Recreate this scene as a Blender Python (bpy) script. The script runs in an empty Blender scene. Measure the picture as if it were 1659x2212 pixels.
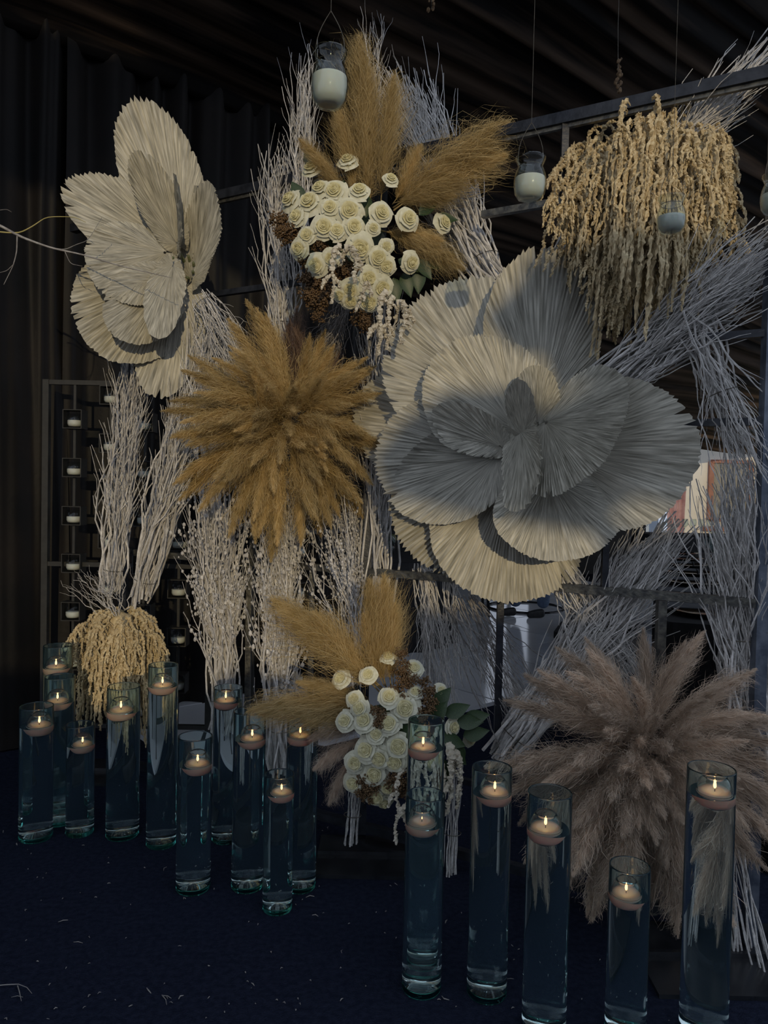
import bpy, bmesh, math, random
import numpy as np
from mathutils import Vector, Matrix, Quaternion

# ------------------------------------------------------------------ camera, world, sun, exposure
SC = bpy.context.scene
COL = SC.collection
IMG_W, IMG_H, FPX = 1659.0, 2212.0, 1650.0
CAM_H, PITCH, ROLL = 1.3, math.radians(1.6), math.radians(1.2)
_F = Vector((0, math.cos(PITCH), -math.sin(PITCH)))
_R0, _U0 = Vector((1, 0, 0)), Vector((0, math.sin(PITCH), math.cos(PITCH)))
_R = _R0 * math.cos(ROLL) + _U0 * math.sin(ROLL)
_U = _U0 * math.cos(ROLL) - _R0 * math.sin(ROLL)
CAM = Vector((0, 0, CAM_H))
cd = bpy.data.cameras.new('camera')
cd.sensor_fit = 'VERTICAL'; cd.sensor_height = 36.0; cd.lens = FPX / IMG_H * 36.0
cd.clip_start = 0.05; cd.clip_end = 200
cam = bpy.data.objects.new('camera', cd); COL.objects.link(cam)
cam.matrix_world = Matrix(((_R.x, _U.x, -_F.x, CAM.x), (_R.y, _U.y, -_F.y, CAM.y), (_R.z, _U.z, -_F.z, CAM.z), (0, 0, 0, 1)))
SC.camera = cam

world = bpy.data.worlds.new('world'); SC.world = world
world.use_nodes = True
bg = world.node_tree.nodes['Background']
bg.inputs['Color'].default_value = (0.72, 0.81, 0.98, 1)
bg.inputs['Strength'].default_value = 0.70

SUN_DIR = Vector((-0.16, 0.97, -0.15)).normalized()
sd = bpy.data.lights.new('sun', 'SUN'); sd.energy = 1.0; sd.angle = math.radians(0.4); sd.color = (1.0, 0.80, 0.48)
sun = bpy.data.objects.new('sun', sd); COL.objects.link(sun)
sun.rotation_mode = 'QUATERNION'; sun.rotation_quaternion = SUN_DIR.to_track_quat('-Z', 'Y')

vs = SC.view_settings
SC.display_settings.display_device = 'sRGB'
vs.view_transform = 'Standard'; vs.look = 'None'; vs.exposure = 0.0; vs.gamma = 1.0; vs.use_curve_mapping = False
cy = SC.cycles
cy.max_bounces = 14; cy.diffuse_bounces = 2; cy.glossy_bounces = 4; cy.transmission_bounces = 14; cy.transparent_max_bounces = 16
cy.caustics_reflective = False; cy.caustics_refractive = True
cy.sample_clamp_indirect = 2.0

rnd = random.Random(7)
rng = np.random.default_rng(11)

# ------------------------------------------------------------------ helpers
def ray(px, py):
    return _F + _R * ((px - IMG_W / 2) / FPX) + _U * ((IMG_H / 2 - py) / FPX)
def at(px, py, Y):
    d = ray(px, py); return CAM + d * (Y / d.y)
def floor_at(px, py, z=0.0):
    d = ray(px, py); return CAM + d * ((z - CAM_H) / d.z)

W = {}
def new_mesh(name, V, F, mat=None, smooth=False, uv=None):
    me = bpy.data.meshes.new(name)
    V = np.asarray(V, dtype=np.float64).reshape(-1, 3)
    if isinstance(F, np.ndarray):
        k = F.shape[1]; n = len(F)
        me.vertices.add(len(V)); me.vertices.foreach_set('co', V.ravel())
        me.loops.add(n * k); me.loops.foreach_set('vertex_index', F.astype(np.int32).ravel())
        me.polygons.add(n); me.polygons.foreach_set('loop_start', np.arange(0, n * k, k, dtype=np.int32))
        me.update(calc_edges=True)
    else:
        me.from_pydata([tuple(v) for v in V], [], [tuple(f) for f in F]); me.update()
    if smooth: me.polygons.foreach_set('use_smooth', np.ones(len(me.polygons), dtype=bool))
    if uv is not None:
        lay = me.uv_layers.new(name='UVMap')
        li = np.empty(len(me.loops), dtype=np.int32); me.loops.foreach_get('vertex_index', li)
        lay.data.foreach_set('uv', np.asarray(uv, dtype=np.float32)[li].ravel())
    if mat is not None: me.materials.append(mat)
    return me

def obj(name, me, parent=None, M=None, kind=None):
    o = bpy.data.objects.new(name, me); COL.objects.link(o)
    M = Matrix.Identity(4) if M is None else M
    W[o] = M
    if parent is not None:
        o.parent = parent; o.matrix_basis = W[parent].inverted() @ M
    else:
        o.matrix_basis = M
    if kind: o['kind'] = kind
    return o
def tag(o, label, cat, group=None, kind=None):
    o['label'] = label; o['category'] = cat
    if group: o['group'] = group
    if kind: o['kind'] = kind
    return o
def thing(name, loc, label, cat, group=None):
    return tag(obj(name, None, None, Matrix.Translation(Vector(loc))), label, cat, group)
def wmesh(name, V, F, parent, mat, smooth=False, kind=None, uv=None, meshname=None):
    """world-space vertices under a parent whose matrix is a translation"""
    o0 = W[parent].translation if parent is not None else Vector((0, 0, 0))
    V = np.asarray(V, dtype=np.float64).reshape(-1, 3) - np.array(o0)
    return obj(name, new_mesh(meshname or name, V, F, mat, smooth, uv), parent, Matrix.Translation(o0), kind)

def frame_from(origin, zdir, xhint=None, scale=1.0):
    z = Vector(zdir).normalized()
    xh = Vector(xhint) if xhint is not None else Vector((0.3, 0.2, 1))
    x = xh - z * xh.dot(z)
    if x.length < 1e-5: x = z.orthogonal()
    x.normalize(); y = z.cross(x)
    s = scale
    return Matrix(((x.x * s, y.x * s, z.x * s, origin[0]), (x.y * s, y.y * s, z.y * s, origin[1]), (x.z * s, y.z * s, z.z * s, origin[2]), (0, 0, 0, 1)))

class MB:
    def __init__(s): s.V = []; s.F = []; s.n = 0
    def add(s, V, F):
        V = np.asarray(V, dtype=float).reshape(-1, 3)
        s.V.append(V); s.F.extend([tuple(int(i) + s.n for i in f) for f in F]); s.n += len(V); return s
    def box(s, c, size, R=None):
        c = np.array(c, float); h = np.array(size, float) / 2
        P = np.array([[x, y, z] for x in (-1, 1) for y in (-1, 1) for z in (-1, 1)]) * h
        if R is not None: P = P @ np.array(R).T
        return s.add(P + c, [(0, 1, 3, 2), (4, 6, 7, 5), (0, 4, 5, 1), (2, 3, 7, 6), (0, 2, 6, 4), (1, 5, 7, 3)])
    def bar(s, a, b, w, d=None):
        a = Vector(a); b = Vector(b); d = d or w
        z = (b - a); L = z.length; z.normalize()
        up = Vector((0, 0, 1)) if abs(z.z) < 0.9 else Vector((0, 1, 0))
        x = up.cross(z).normalized(); y = z.cross(x)
        R = np.array([[x.x, y.x, z.x], [x.y, y.y, z.y], [x.z, y.z, z.z]])
        return s.box((a + b) / 2, (w, d, L), R)
    def tube(s, pts, rad, sides=6):
        V, F = tube(pts, rad, sides); return s.add(V, F)
    def lathe(s, prof, n=24, c=(0, 0, 0), closed=True):
        V, F = lathe(prof, n); return s.add(V + np.array(c), F)
    def out(s): return np.concatenate(s.V), s.F

def tube(pts, rad, sides=6, cap=True):
    P = np.asarray(pts, float); n = len(P)
    rad = np.broadcast_to(np.asarray(rad, float), (n,))
    T = np.gradient(P, axis=0); T /= np.linalg.norm(T, axis=1)[:, None] + 1e-12
    ref = np.array([0, 0, 1.0]) if abs(T[0, 2]) < 0.8 else np.array([1.0, 0, 0])
    N = np.empty_like(P)
    x = ref - T[0] * ref.dot(T[0]); x /= np.linalg.norm(x)
    for i in range(n):
        x = x - T[i] * x.dot(T[i]); x /= np.linalg.norm(x) + 1e-12; N[i] = x
    B = np.cross(T, N)
    a = np.arange(sides) * 2 * math.pi / sides
    V = P[:, None, :] + rad[:, None, None] * (np.cos(a)[None, :, None] * N[:, None, :] + np.sin(a)[None, :, None] * B[:, None, :])
    F = []
    for i in range(n - 1):
        for j in range(sides):
            k = (j + 1) % sides
            F.append((i * sides + j, i * sides + k, (i + 1) * sides + k, (i + 1) * sides + j))
    if cap:
        F.append(tuple(range(sides))[::-1]); F.append(tuple((n - 1) * sides + j for j in range(sides)))
    return V.reshape(-1, 3), F

def lathe(prof, n=24):
    """profile [(r,z)...] revolved; r==0 ends become poles"""
    V = []; F = []; rings = []
    for r, z in prof:
        if r < 1e-7:
            rings.append([len(V)]); V.append((0, 0, z))
        else:
            rings.append(list(range(len(V), len(V) + n)))
            V += [(r * math.cos(2 * math.pi * j / n), r * math.sin(2 * math.pi * j / n), z) for j in range(n)]
    for A, B in zip(rings[:-1], rings[1:]):
        for j in range(n):
            k = (j + 1) % n
            if len(A) == 1 and len(B) == 1: continue
            if len(A) == 1: F.append((A[0], B[k], B[j]))
            elif len(B) == 1: F.append((A[j], A[k], B[0]))
            else: F.append((A[j], A[k], B[k], B[j]))
    return np.array(V, float), F

# ------------------------------------------------------------------ materials
def nodes_of(name):
    m = bpy.data.materials.new(name); m.use_nodes = True
    nt = m.node_tree; return m, nt, nt.nodes['Principled BSDF'], nt.nodes['Material Output']
def sock(b, n):
    return b.inputs[n]
def mat(name, col, rough=0.6, col2=None, scale=20.0, bump=0.0, bscale=None, metal=0.0, spec=0.5, sheen=0.0, vec='Object', stretch=None, objvar=0.0, sss=0.0):
    m, nt, b, out = nodes_of(name)
    sock(b, 'Base Color').default_value = (*col, 1); sock(b, 'Roughness').default_value = rough
    sock(b, 'Metallic').default_value = metal; sock(b, 'Specular IOR Level').default_value = spec
    if sheen: sock(b, 'Sheen Weight').default_value = sheen
    if sss:
        sock(b, 'Subsurface Weight').default_value = sss; sock(b, 'Subsurface Radius').default_value = (1, .5, .3); sock(b, 'Subsurface Scale').default_value = .01
    tc = nt.nodes.new('ShaderNodeTexCoord')
    src = tc.outputs[vec]
    if stretch:
        mp = nt.nodes.new('ShaderNodeMapping'); mp.inputs['Scale'].default_value = stretch
        nt.links.new(src, mp.inputs['Vector']); src = mp.outputs['Vector']
    cur = None
    if col2 is not None:
        nz = nt.nodes.new('ShaderNodeTexNoise'); nz.inputs['Scale'].default_value = scale; nz.inputs['Detail'].default_value = 5
        nt.links.new(src, nz.inputs['Vector'])
        rp = nt.nodes.new('ShaderNodeValToRGB'); rp.color_ramp.elements[0].position = .35; rp.color_ramp.elements[1].position = .65
        rp.color_ramp.elements[0].color = (*col, 1); rp.color_ramp.elements[1].color = (*col2, 1)
        nt.links.new(nz.outputs['Fac'], rp.inputs['Fac']); cur = rp.outputs['Color']
    if objvar:
        oi = nt.nodes.new('ShaderNodeObjectInfo')
        hs = nt.nodes.new('ShaderNodeHueSaturation')
        mr = nt.nodes.new('ShaderNodeMapRange'); mr.inputs['To Min'].default_value = 1 - objvar; mr.inputs['To Max'].default_value = 1 + objvar
        nt.links.new(oi.outputs['Random'], mr.inputs['Value']); nt.links.new(mr.outputs['Result'], hs.inputs['Value'])
        if cur is not None: nt.links.new(cur, hs.inputs['Color'])
        else: hs.inputs['Color'].default_value = (*col, 1)
        cur = hs.outputs['Color']
    if cur is not None: nt.links.new(cur, sock(b, 'Base Color'))
    if bump:
        n2 = nt.nodes.new('ShaderNodeTexNoise'); n2.inputs['Scale'].default_value = bscale or scale; n2.inputs['Detail'].default_value = 4
        nt.links.new(src, n2.inputs['Vector'])
        bp = nt.nodes.new('ShaderNodeBump'); bp.inputs['Strength'].default_value = bump; bp.inputs['Distance'].default_value = .01
        nt.links.new(n2.outputs['Fac'], bp.inputs['Height']); nt.links.new(bp.outputs['Normal'], sock(b, 'Normal'))
    return m

def thin_mat(name, col, col2, scale=8.0, trans=0.35, objvar=0.15, vec='Object', stretch=None, gloss=0.0):
    """thin plant tissue: diffuse plus translucent light"""
    m, nt, b, out = nodes_of(name)
    nt.nodes.remove(b)
    tc = nt.nodes.new('ShaderNodeTexCoord'); src = tc.outputs[vec]
    if stretch:
        mp = nt.nodes.new('ShaderNodeMapping'); mp.inputs['Scale'].default_value = stretch
        nt.links.new(src, mp.inputs['Vector']); src = mp.outputs['Vector']
    nz = nt.nodes.new('ShaderNodeTexNoise'); nz.inputs['Scale'].default_value = scale; nz.inputs['Detail'].default_value = 4
    nt.links.new(src, nz.inputs['Vector'])
    rp = nt.nodes.new('ShaderNodeValToRGB'); rp.color_ramp.elements[0].position = .32; rp.color_ramp.elements[1].position = .68
    rp.color_ramp.elements[0].color = (*col, 1); rp.color_ramp.elements[1].color = (*col2, 1)
    nt.links.new(nz.outputs['Fac'], rp.inputs['Fac'])
    oi = nt.nodes.new('ShaderNodeObjectInfo'); hs = nt.nodes.new('ShaderNodeHueSaturation')
    mr = nt.nodes.new('ShaderNodeMapRange'); mr.inputs['To Min'].default_value = 1 - objvar; mr.inputs['To Max'].default_value = 1 + objvar
    nt.links.new(oi.outputs['Random'], mr.inputs['Value']); nt.links.new(mr.outputs['Result'], hs.inputs['Value'])
    nt.links.new(rp.outputs['Color'], hs.inputs['Color'])
    d = nt.nodes.new('ShaderNodeBsdfDiffuse'); t = nt.nodes.new('ShaderNodeBsdfTranslucent'); mx = nt.nodes.new('ShaderNodeMixShader')
    nt.links.new(hs.outputs['Color'], d.inputs['Color']); nt.links.new(hs.outputs['Color'], t.inputs['Color'])
    mx.inputs['Fac'].default_value = trans
    nt.links.new(d.outputs[0], mx.inputs[1]); nt.links.new(t.outputs[0], mx.inputs[2])
    last = mx
    if gloss:
        g = nt.nodes.new('ShaderNodeBsdfGlossy'); g.inputs['Roughness'].default_value = .45
        m2 = nt.nodes.new('ShaderNodeMixShader'); m2.inputs['Fac'].default_value = gloss
        nt.links.new(mx.outputs[0], m2.inputs[1]); nt.links.new(g.outputs[0], m2.inputs[2]); last = m2
    nt.links.new(last.outputs[0], out.inputs['Surface'])
    return m

def glass_mat(name, col, ior, rough=0.0):
    m, nt, b, out = nodes_of(name); nt.nodes.remove(b)
    g = nt.nodes.new('ShaderNodeBsdfGlass'); g.inputs['Color'].default_value = (*col, 1); g.inputs['IOR'].default_value = ior; g.inputs['Roughness'].default_value = rough
    nt.links.new(g.outputs[0], out.inputs['Surface']); return m
def thin_glass_mat(name, col, fac=0.10):
    """thin blown glass: mostly clear with a mirror-like skin that strengthens at grazing angles"""
    m, nt, b, out = nodes_of(name); nt.nodes.remove(b)
    t = nt.nodes.new('ShaderNodeBsdfTransparent'); t.inputs['Color'].default_value = (*col, 1)
    g = nt.nodes.new('ShaderNodeBsdfGlossy'); g.inputs['Roughness'].default_value = .02
    lw = nt.nodes.new('ShaderNodeLayerWeight'); lw.inputs['Blend'].default_value = .5
    pw_ = nt.nodes.new('ShaderNodeMath'); pw_.operation = 'POWER'; pw_.inputs[1].default_value = 3.5
    fr = nt.nodes.new('ShaderNodeMath'); fr.operation = 'MULTIPLY_ADD'; fr.inputs[1].default_value = .6; fr.inputs[2].default_value = .035
    nt.links.new(lw.outputs['Facing'], pw_.inputs[0]); nt.links.new(pw_.outputs[0], fr.inputs[0])
    mx = nt.nodes.new('ShaderNodeMixShader')
    nt.links.new(fr.outputs[0], mx.inputs['Fac']); nt.links.new(t.outputs[0], mx.inputs[1]); nt.links.new(g.outputs[0], mx.inputs[2])
    nt.links.new(mx.outputs[0], out.inputs['Surface']); return m
def emit_mat(name, col, s):
    m, nt, b, out = nodes_of(name); nt.nodes.remove(b)
    e = nt.nodes.new('ShaderNodeEmission'); e.inputs['Color'].default_value = (*col, 1); e.inputs['Strength'].default_value = s
    nt.links.new(e.outputs[0], out.inputs['Surface']); return m

M_CARPET = mat('navy_carpet', (.010, .014, .030), .95, (.020, .026, .050), 60, .6, 220, spec=.1)
M_DRAPE = mat('black_drape', (.003, .0027, .0026), .6, (.010, .0072, .0055), 3, .15, 40, spec=.25, sheen=.04)
M_ROOF = mat('roof_fabric', (.004, .003, .0025), .6, (.13, .088, .060), 2.6, .1, 30, spec=.12, vec='UV', stretch=(1.0, 6, 1))
_r = [n for n in M_ROOF.node_tree.nodes if n.type == 'VALTORGB'][0]; _r.color_ramp.elements[0].position = .44; _r.color_ramp.elements[1].position = .64  # brown streak patches paint the dim light on the gathered roof into its colour
M_IRON = mat('black_iron', (.012, .014, .020), .38, (.03, .034, .045), 30, .1, 80, metal=.2, spec=.5)
M_IRONW = mat('worn_iron', (.05, .05, .05), .35, (.16, .155, .13), 45, .15, 90, metal=.4)
M_STAND = mat('charcoal_iron', (.020, .020, .019), .55, (.03, .03, .028), 40)
M_PLATE = mat('base_steel', (.012, .014, .018), .25, (.03, .032, .036), 12, .05, 30, spec=.6)
M_TWIG = mat('white_twig', (.52, .50, .48), .8, (.86, .83, .79), 30, .4, 120, objvar=.25)
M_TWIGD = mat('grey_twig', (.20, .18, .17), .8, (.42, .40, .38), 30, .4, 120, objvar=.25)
M_PALM = thin_mat('painted_palm', (.27, .255, .20), (.84, .80, .67), 5.0, .10, .06, 'UV', (60, .8, 1), gloss=.05)
M_PALMSTEM = mat('palm_stem', (.10, .14, .07), .6, (.2, .2, .1), 20)
M_PAMPAS = thin_mat('gold_pampas', (.60, .445, .20), (.82, .645, .35), 12, .38, .20)
M_PAMPASD = thin_mat('dusky_pampas', (.22, .15, .12), (.34, .24, .18), 12, .35, .12)
M_PAMPASB = thin_mat('beige_pampas', (.66, .52, .40), (.90, .75, .60), 12, .38, .20)
M_ROSE = thin_mat('cream_petal', (.78, .76, .56), (.90, .88, .70), 3, .12, .05)
M_ROSEI = thin_mat('rose_heart', (.74, .67, .36), (.86, .80, .52), 3, .10, .04)
M_LEAF = mat('green_leaf', (.025, .05, .02), .45, (.05, .09, .03), 30)
M_SEED = mat('brown_seed', (.095, .055, .026), .7, (.24, .145, .065), 120, objvar=.15)
M_AMAR = thin_mat('cream_amaranth', (.65, .50, .29), (.87, .73, .46), 60, .15, .12)
M_AMARW = thin_mat('pale_amaranth', (.70, .62, .48), (.86, .80, .66), 60, .15, .10)
M_WATER = glass_mat('vase_glass', (.93, .99, .985), 1.36)
M_WSURF = glass_mat('water', (.90, .985, .985), 1.36)
_nt = M_WATER.node_tree; _g = [n for n in _nt.nodes if n.type == 'BSDF_GLASS'][0]; _o = _nt.nodes['Material Output']
_d = _nt.nodes.new('ShaderNodeBsdfDiffuse'); _d.inputs['Color'].default_value = (.38, .72, .95, 1); _m = _nt.nodes.new('ShaderNodeMixShader'); _m.inputs['Fac'].default_value = .018
_nt.links.new(_g.outputs[0], _m.inputs[1]); _nt.links.new(_d.outputs[0], _m.inputs[2]); _nt.links.new(_m.outputs[0], _o.inputs['Surface'])
M_BASE = glass_mat('teal_base_glass', (.55, .92, .88), 1.5)
M_CUP = thin_glass_mat('cup_glass', (.95, .97, .97))
M_JAR = thin_glass_mat('jar_glass', (.90, .93, .91))
M_BOWL = glass_mat('bowl_glass', (.97, .985, .98), 1.45)
M_WAX = mat('white_wax', (.80, .78, .72), .5, (.84, .82, .76), 8, sss=.3)
M_WAXP = mat('pink_wax', (.96, .54, .40), .5, (.97, .60, .46), 8)
_b = M_WAXP.node_tree.nodes['Principled BSDF']; _b.inputs['Subsurface Weight'].default_value = 1; _b.inputs['Subsurface Radius'].default_value = (1, .62, .45); _b.inputs['Subsurface Scale'].default_value = .03
M_WICK = mat('wick', (.03, .02, .02), .9, (.05, .03, .02), 50)
M_FLAME = emit_mat('flame', (1.0, .52, .20), 26.0)
M_WIRE = mat('wire', (.10, .09, .07), .4, (.2, .18, .14), 60, metal=.6)
M_DANCE = mat('dance_vinyl', (.78, .80, .84), .10, (.84, .86, .90), 3, .02, 6)
M_CLOTH = mat('black_cloth', (.010, .010, .012), .8, (.018, .018, .02), 15, .2, 60)
M_NAP = mat('grey_napkin', (.07, .075, .085), .8, (.10, .105, .115), 20)
M_BLACKG = mat('black_gloss', (.012, .012, .014), .12, (.02, .02, .022), 10)
M_TGLASS = thin_glass_mat('tableware_glass', (.90, .94, .94))
M_GOLDG = mat('amber_glass', (.30, .26, .14), .15, (.42, .36, .2), 8)
M_FACADE = mat('cream_facade', (.78, .73, .62), .8, (.84, .79, .68), 4)
M_REDW = mat('red_window_wood', (.28, .11, .07), .5, (.36, .15, .10), 10)
M_PANE = mat('window_pane', (.28, .26, .2), .1, (.34, .31, .24), 3)
M_PINK = mat('pink_fabric', (.50, .27, .30), .8, (.70, .48, .50), 5, .2, 20)
M_BLUEW = mat('blue_wall', (.42, .50, .62), .8, (.50, .58, .70), 5)
M_GROUND = mat('paving', (.20, .19, .18), .9, (.28, .27, .25), 6)
M_MASK = mat('pale_mask', (.70, .72, .76), .9, (.78, .80, .84), 4)  # only for the added sun mask behind the camera
M_JEANS = mat('blue_jeans', (.10, .15, .24), .85, (.16, .22, .33), 30)
M_SHOE = mat('dark_shoe', (.02, .02, .022), .6, (.04, .04, .04), 30)
M_SKIN = mat('skin', (.50, .30, .21), .5, (.55, .34, .24), 12)
M_SHIRT = mat('dark_shirt', (.03, .03, .04), .8, (.05, .05, .06), 20)
M_HAIR = mat('dark_hair', (.015, .01, .008), .6, (.03, .02, .015), 60)
M_CHIP = mat('pale_chip', (.22, .21, .20), .8, (.36, .34, .32), 30)
M_WHITE = mat('white_item', (.75, .76, .78), .5, (.82, .83, .85), 10)
M_BRIGHTLEAF = mat('dry_leaf', (.42, .36, .12), .7, (.6, .5, .2), 20)

# ------------------------------------------------------------------ room geometry constants
W0 = Vector((-1.9, 3.8, 0)); AU = Vector((0.77, 0.64, 0)).normalized(); BV = Vector((AU.y, -AU.x, 0))
ROOF0, ROOFS = 3.57, 0.40
def roof_z(x, y):
    b = (Vector((x, y, 0)) - W0).dot(BV); return ROOF0 + ROOFS * b
FR0 = Vector((1.08, 2.18, 0)); FD = Vector((-0.871, 0.491, 0)).normalized()
def frame_pt(px, z=0.0):
    """point of the iron frame's line seen in the image column px (near eye level)"""
    k = (px - IMG_W / 2) / FPX
    s = (FR0.x - k * FR0.y) / (k * FD.y - FD.x)
    p = FR0 + FD * s; return Vector((p.x, p.y, z))

# ------------------------------------------------------------------ structure
g = np.array([[-25, -25, -.02], [25, -25, -.02], [25, 30, -.02], [-25, 30, -.02]])
obj('trim_1', new_mesh('trim_1', g, [(0, 1, 2, 3)], M_GROUND), kind='structure')
mb = MB(); mb.box((0, 6, -.0101), (18, 16, .02)); V, F = mb.out()
obj('floor', new_mesh('floor', V, F, M_CARPET), kind='structure')

def fold(x, seed, per=.22, amp=.05):
    r = np.random.default_rng(seed); y = 0 * x
    for k in range(6):
        p = per * r.uniform(.6, 2.2); y = y + amp * r.uniform(.3, .9) * np.sin(2 * math.pi * (x / p + r.random()) + .8 * np.sin(2 * math.pi * x / (p * 2.7)))
    return y / 1.6
# ceiling: gathered fabric running along AU, sloping down away from the camera
na, nb = 60, 340
a = np.linspace(-7, 17, na); b = np.linspace(-3.4, 2.7, nb)
A, Bm = np.meshgrid(a, b, indexing='ij')
z = ROOF0 + ROOFS * Bm + fold(Bm + .02 * np.sin(A * .7), 3, .17, .045) + .02 * np.sin(A * 1.9 + Bm * 3)
P = np.array(W0)[None, None, :] + A[..., None] * np.array(AU) + Bm[..., None] * np.array(BV); P[..., 2] = z
idx = np.arange(na * nb).reshape(na, nb)
F = np.stack([idx[:-1, :-1], idx[1:, :-1], idx[1:, 1:], idx[:-1, 1:]], -1).reshape(-1, 4)
uv = np.stack([A / 8, Bm / 2], -1).reshape(-1, 2)
obj('ceiling', new_mesh('ceiling', P.reshape(-1, 3), F, M_ROOF, True, uv), kind='structure')

def drape(name, p0, p1, z0, z1, seed, n=160, m=14, per=.2, amp=.05, mat_=M_DRAPE, flare=0.0):
    """hanging cloth between two floor points; z1 may be a function of x,y"""
    p0 = Vector(p0); p1 = Vector(p1); d = p1 - p0; L = d.length; d.normalize(); nrm = Vector((d.y, -d.x, 0))
    t = np.linspace(0, L, n); s = np.linspace(0, 1, m)
    f = fold(t, seed, per, amp); f2 = fold(t, seed + 1, per * 1.7, amp * 1.2)
    V = []
    for j, sv in enumerate(s):
        for i in range(n):
            off = f[i] * (1 - .5 * (1 - sv)) * (.4 + .6 * sv) + f2[i] * (1 - sv) + .015 * math.sin(sv * 9 + t[i] * 5) + flare * (1 - sv) ** 2
            p = p0 + d * t[i] + nrm * off
            zt = z1(p.x, p.y) if callable(z1) else z1
            V.append((p.x, p.y, z0 + (zt - z0) * sv))
    idx = np.arange(n * m).reshape(m, n)
    F = np.stack([idx[:-1, :-1], idx[:-1, 1:], idx[1:, 1:], idx[1:, :-1]], -1).reshape(-1, 4)
    root = p0
    me = new_mesh(name, np.array(V) - np.array(root), F, mat_, True)
    return obj(name, me, None, Matrix.Translation(root))
def wall_plane(name, p0, p1, z0, z1, th, m):
    p0 = Vector(p0); p1 = Vector(p1)
    mb = MB(); d = (p1 - p0).normalized(); R = np.array([[d.x, -d.y, 0], [d.y, d.x, 0], [0, 0, 1]])
    c = (p0 + p1) / 2; mb.box((c.x, c.y, (z0 + z1) / 2), ((p1 - p0).length, th, z1 - z0), R)
    V, F = mb.out(); return obj(name, new_mesh(name, V, F, m), kind='structure')
pw = lambda t, off=0.0: W0 + AU * t - BV * off
wall_plane('wall_left', pw(-7, .16), pw(2.42, .16), 0, 3.45, .04, M_DRAPE)
tag(drape('black_curtain', pw(-4.5), pw(.30), .01, lambda x, y: roof_z(x, y) + .05, 21, 420, 16, .13, .045, flare=.14),
    'black curtain sweeping to the carpet beside the candle stand', 'curtain')
tag(drape('black_curtain', pw(.28), pw(2.45), .01, lambda x, y: roof_z(x, y) + .05, 41, 330, 16, .12, .04),
    'wrinkled black curtain hanging behind the candle stand', 'curtain')
# far eave wall, left part only; to the right the hall is open to a house outside
bw = lambda t: W0 + AU * t - BV * 3.35
wall_plane('wall_back', bw(2.0), bw(7.2), 0, 2.2, .05, M_DRAPE); wall_plane('wall_back', bw(8.2), bw(11.3), 0, 2.2, .05, M_DRAPE)
wall_plane('wall_back', bw(7.2), bw(8.2), 0, .3, .05, M_DRAPE)
wn2 = obj('window_2', None, None, Matrix.Translation(bw(7.7)), kind='structure')
for ta_, tb_, za_, zb_ in ((7.2, 7.2, .3, 2.1), (8.2, 8.2, .3, 2.1), (7.2, 8.2, 2.1, 2.1), (7.2, 8.2, .3, .3), (7.7, 7.7, .3, 2.1)):
    mb = MB(); a_, b_ = bw(ta_), bw(tb_); mb.bar((a_.x, a_.y, za_), (b_.x, b_.y, zb_), .06); V, F = mb.out(); wmesh('window_frame', V, F, wn2, M_BLACKG)
tag(drape('black_curtain', (1.31, 2.62, 0), (2.4, 2.66, 0), .01, 4.2, 61, 140, 10, .12, .035),
    'dark curtain at the picture edge behind the tall frame post', 'curtain')

# unseen wall added behind the camera, its holes shaped to throw the sun pattern
def sun_back(P, y):
    P = Vector(P); t = (y - P.y) / SUN_DIR.y; q = P + SUN_DIR * t; return (q.x, q.z)
MASK_Y = -9.0
def hole(pts, Y):
    return [sun_back(at(px, py, Y), MASK_Y) for px, py in pts]
cu = bpy.data.curves.new('sun_mask', 'CURVE'); cu.dimensions = '2D'; cu.fill_mode = 'BOTH'; cu.extrude = .04
def spline(pts):
    s = cu.splines.new('POLY'); s.points.add(len(pts) - 1)
    for p, q in zip(s.points, pts): p.co = (q[0], q[1], 0, 1)
    s.use_cyclic_u = True
spline([(-4, -.02), (9, -.02), (9, 6.4), (-4, 6.4)])
spline(hole([(-250, -60), (330, -60), (520, 40), (760, -60), (880, 40), (905, 330), (1090, 215), (1180, 330), (1235, 220), (1420, 250), (1560, 270), (1610, 560),
             (1530, 640), (1300, 620), (1110, 600), (1080, 660), (1010, 720), (1080, 800), (1140, 800), (1175, 900), (1110, 930), (1060, 880), (1000, 880), (930, 880), (850, 930), (800, 1000), (830, 1080), (1060, 1150), (1200, 1170), (1240, 1330),
             (1000, 1330), (860, 1300), (850, 1480), (690, 1500), (500, 1470), (300, 1620), (100, 1560), (-250, 1500)], 2.6))
spline(hole([(1290, 1130), (1340, 1080), (1460, 1140), (1350, 1180)], 2.4))
spline([sun_back(floor_at(px, py), MASK_Y) for px, py in [(1060, 1360), (1130, 1330), (1150, 1400), (1090, 1500), (1050, 1470)]])
rp_ = []
for px, py in [(-60, -20), (285, -20), (300, 60), (330, 120), (375, 175), (200, 125), (60, 80), (-60, 40)]:
    d_ = ray(px, py); t_ = (ROOF0 + ROOFS * (CAM - W0).dot(BV) - CAM_H) / (d_.z - ROOFS * d_.dot(BV)); rp_.append(sun_back(CAM + d_ * t_, MASK_Y))
spline(rp_)
cu.materials.append(M_MASK)
wf = obj('sun_mask', cu, None, Matrix.Translation((0, MASK_Y, 0)) @ Matrix.Rotation(math.pi / 2, 4, 'X'), kind='structure')

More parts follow.
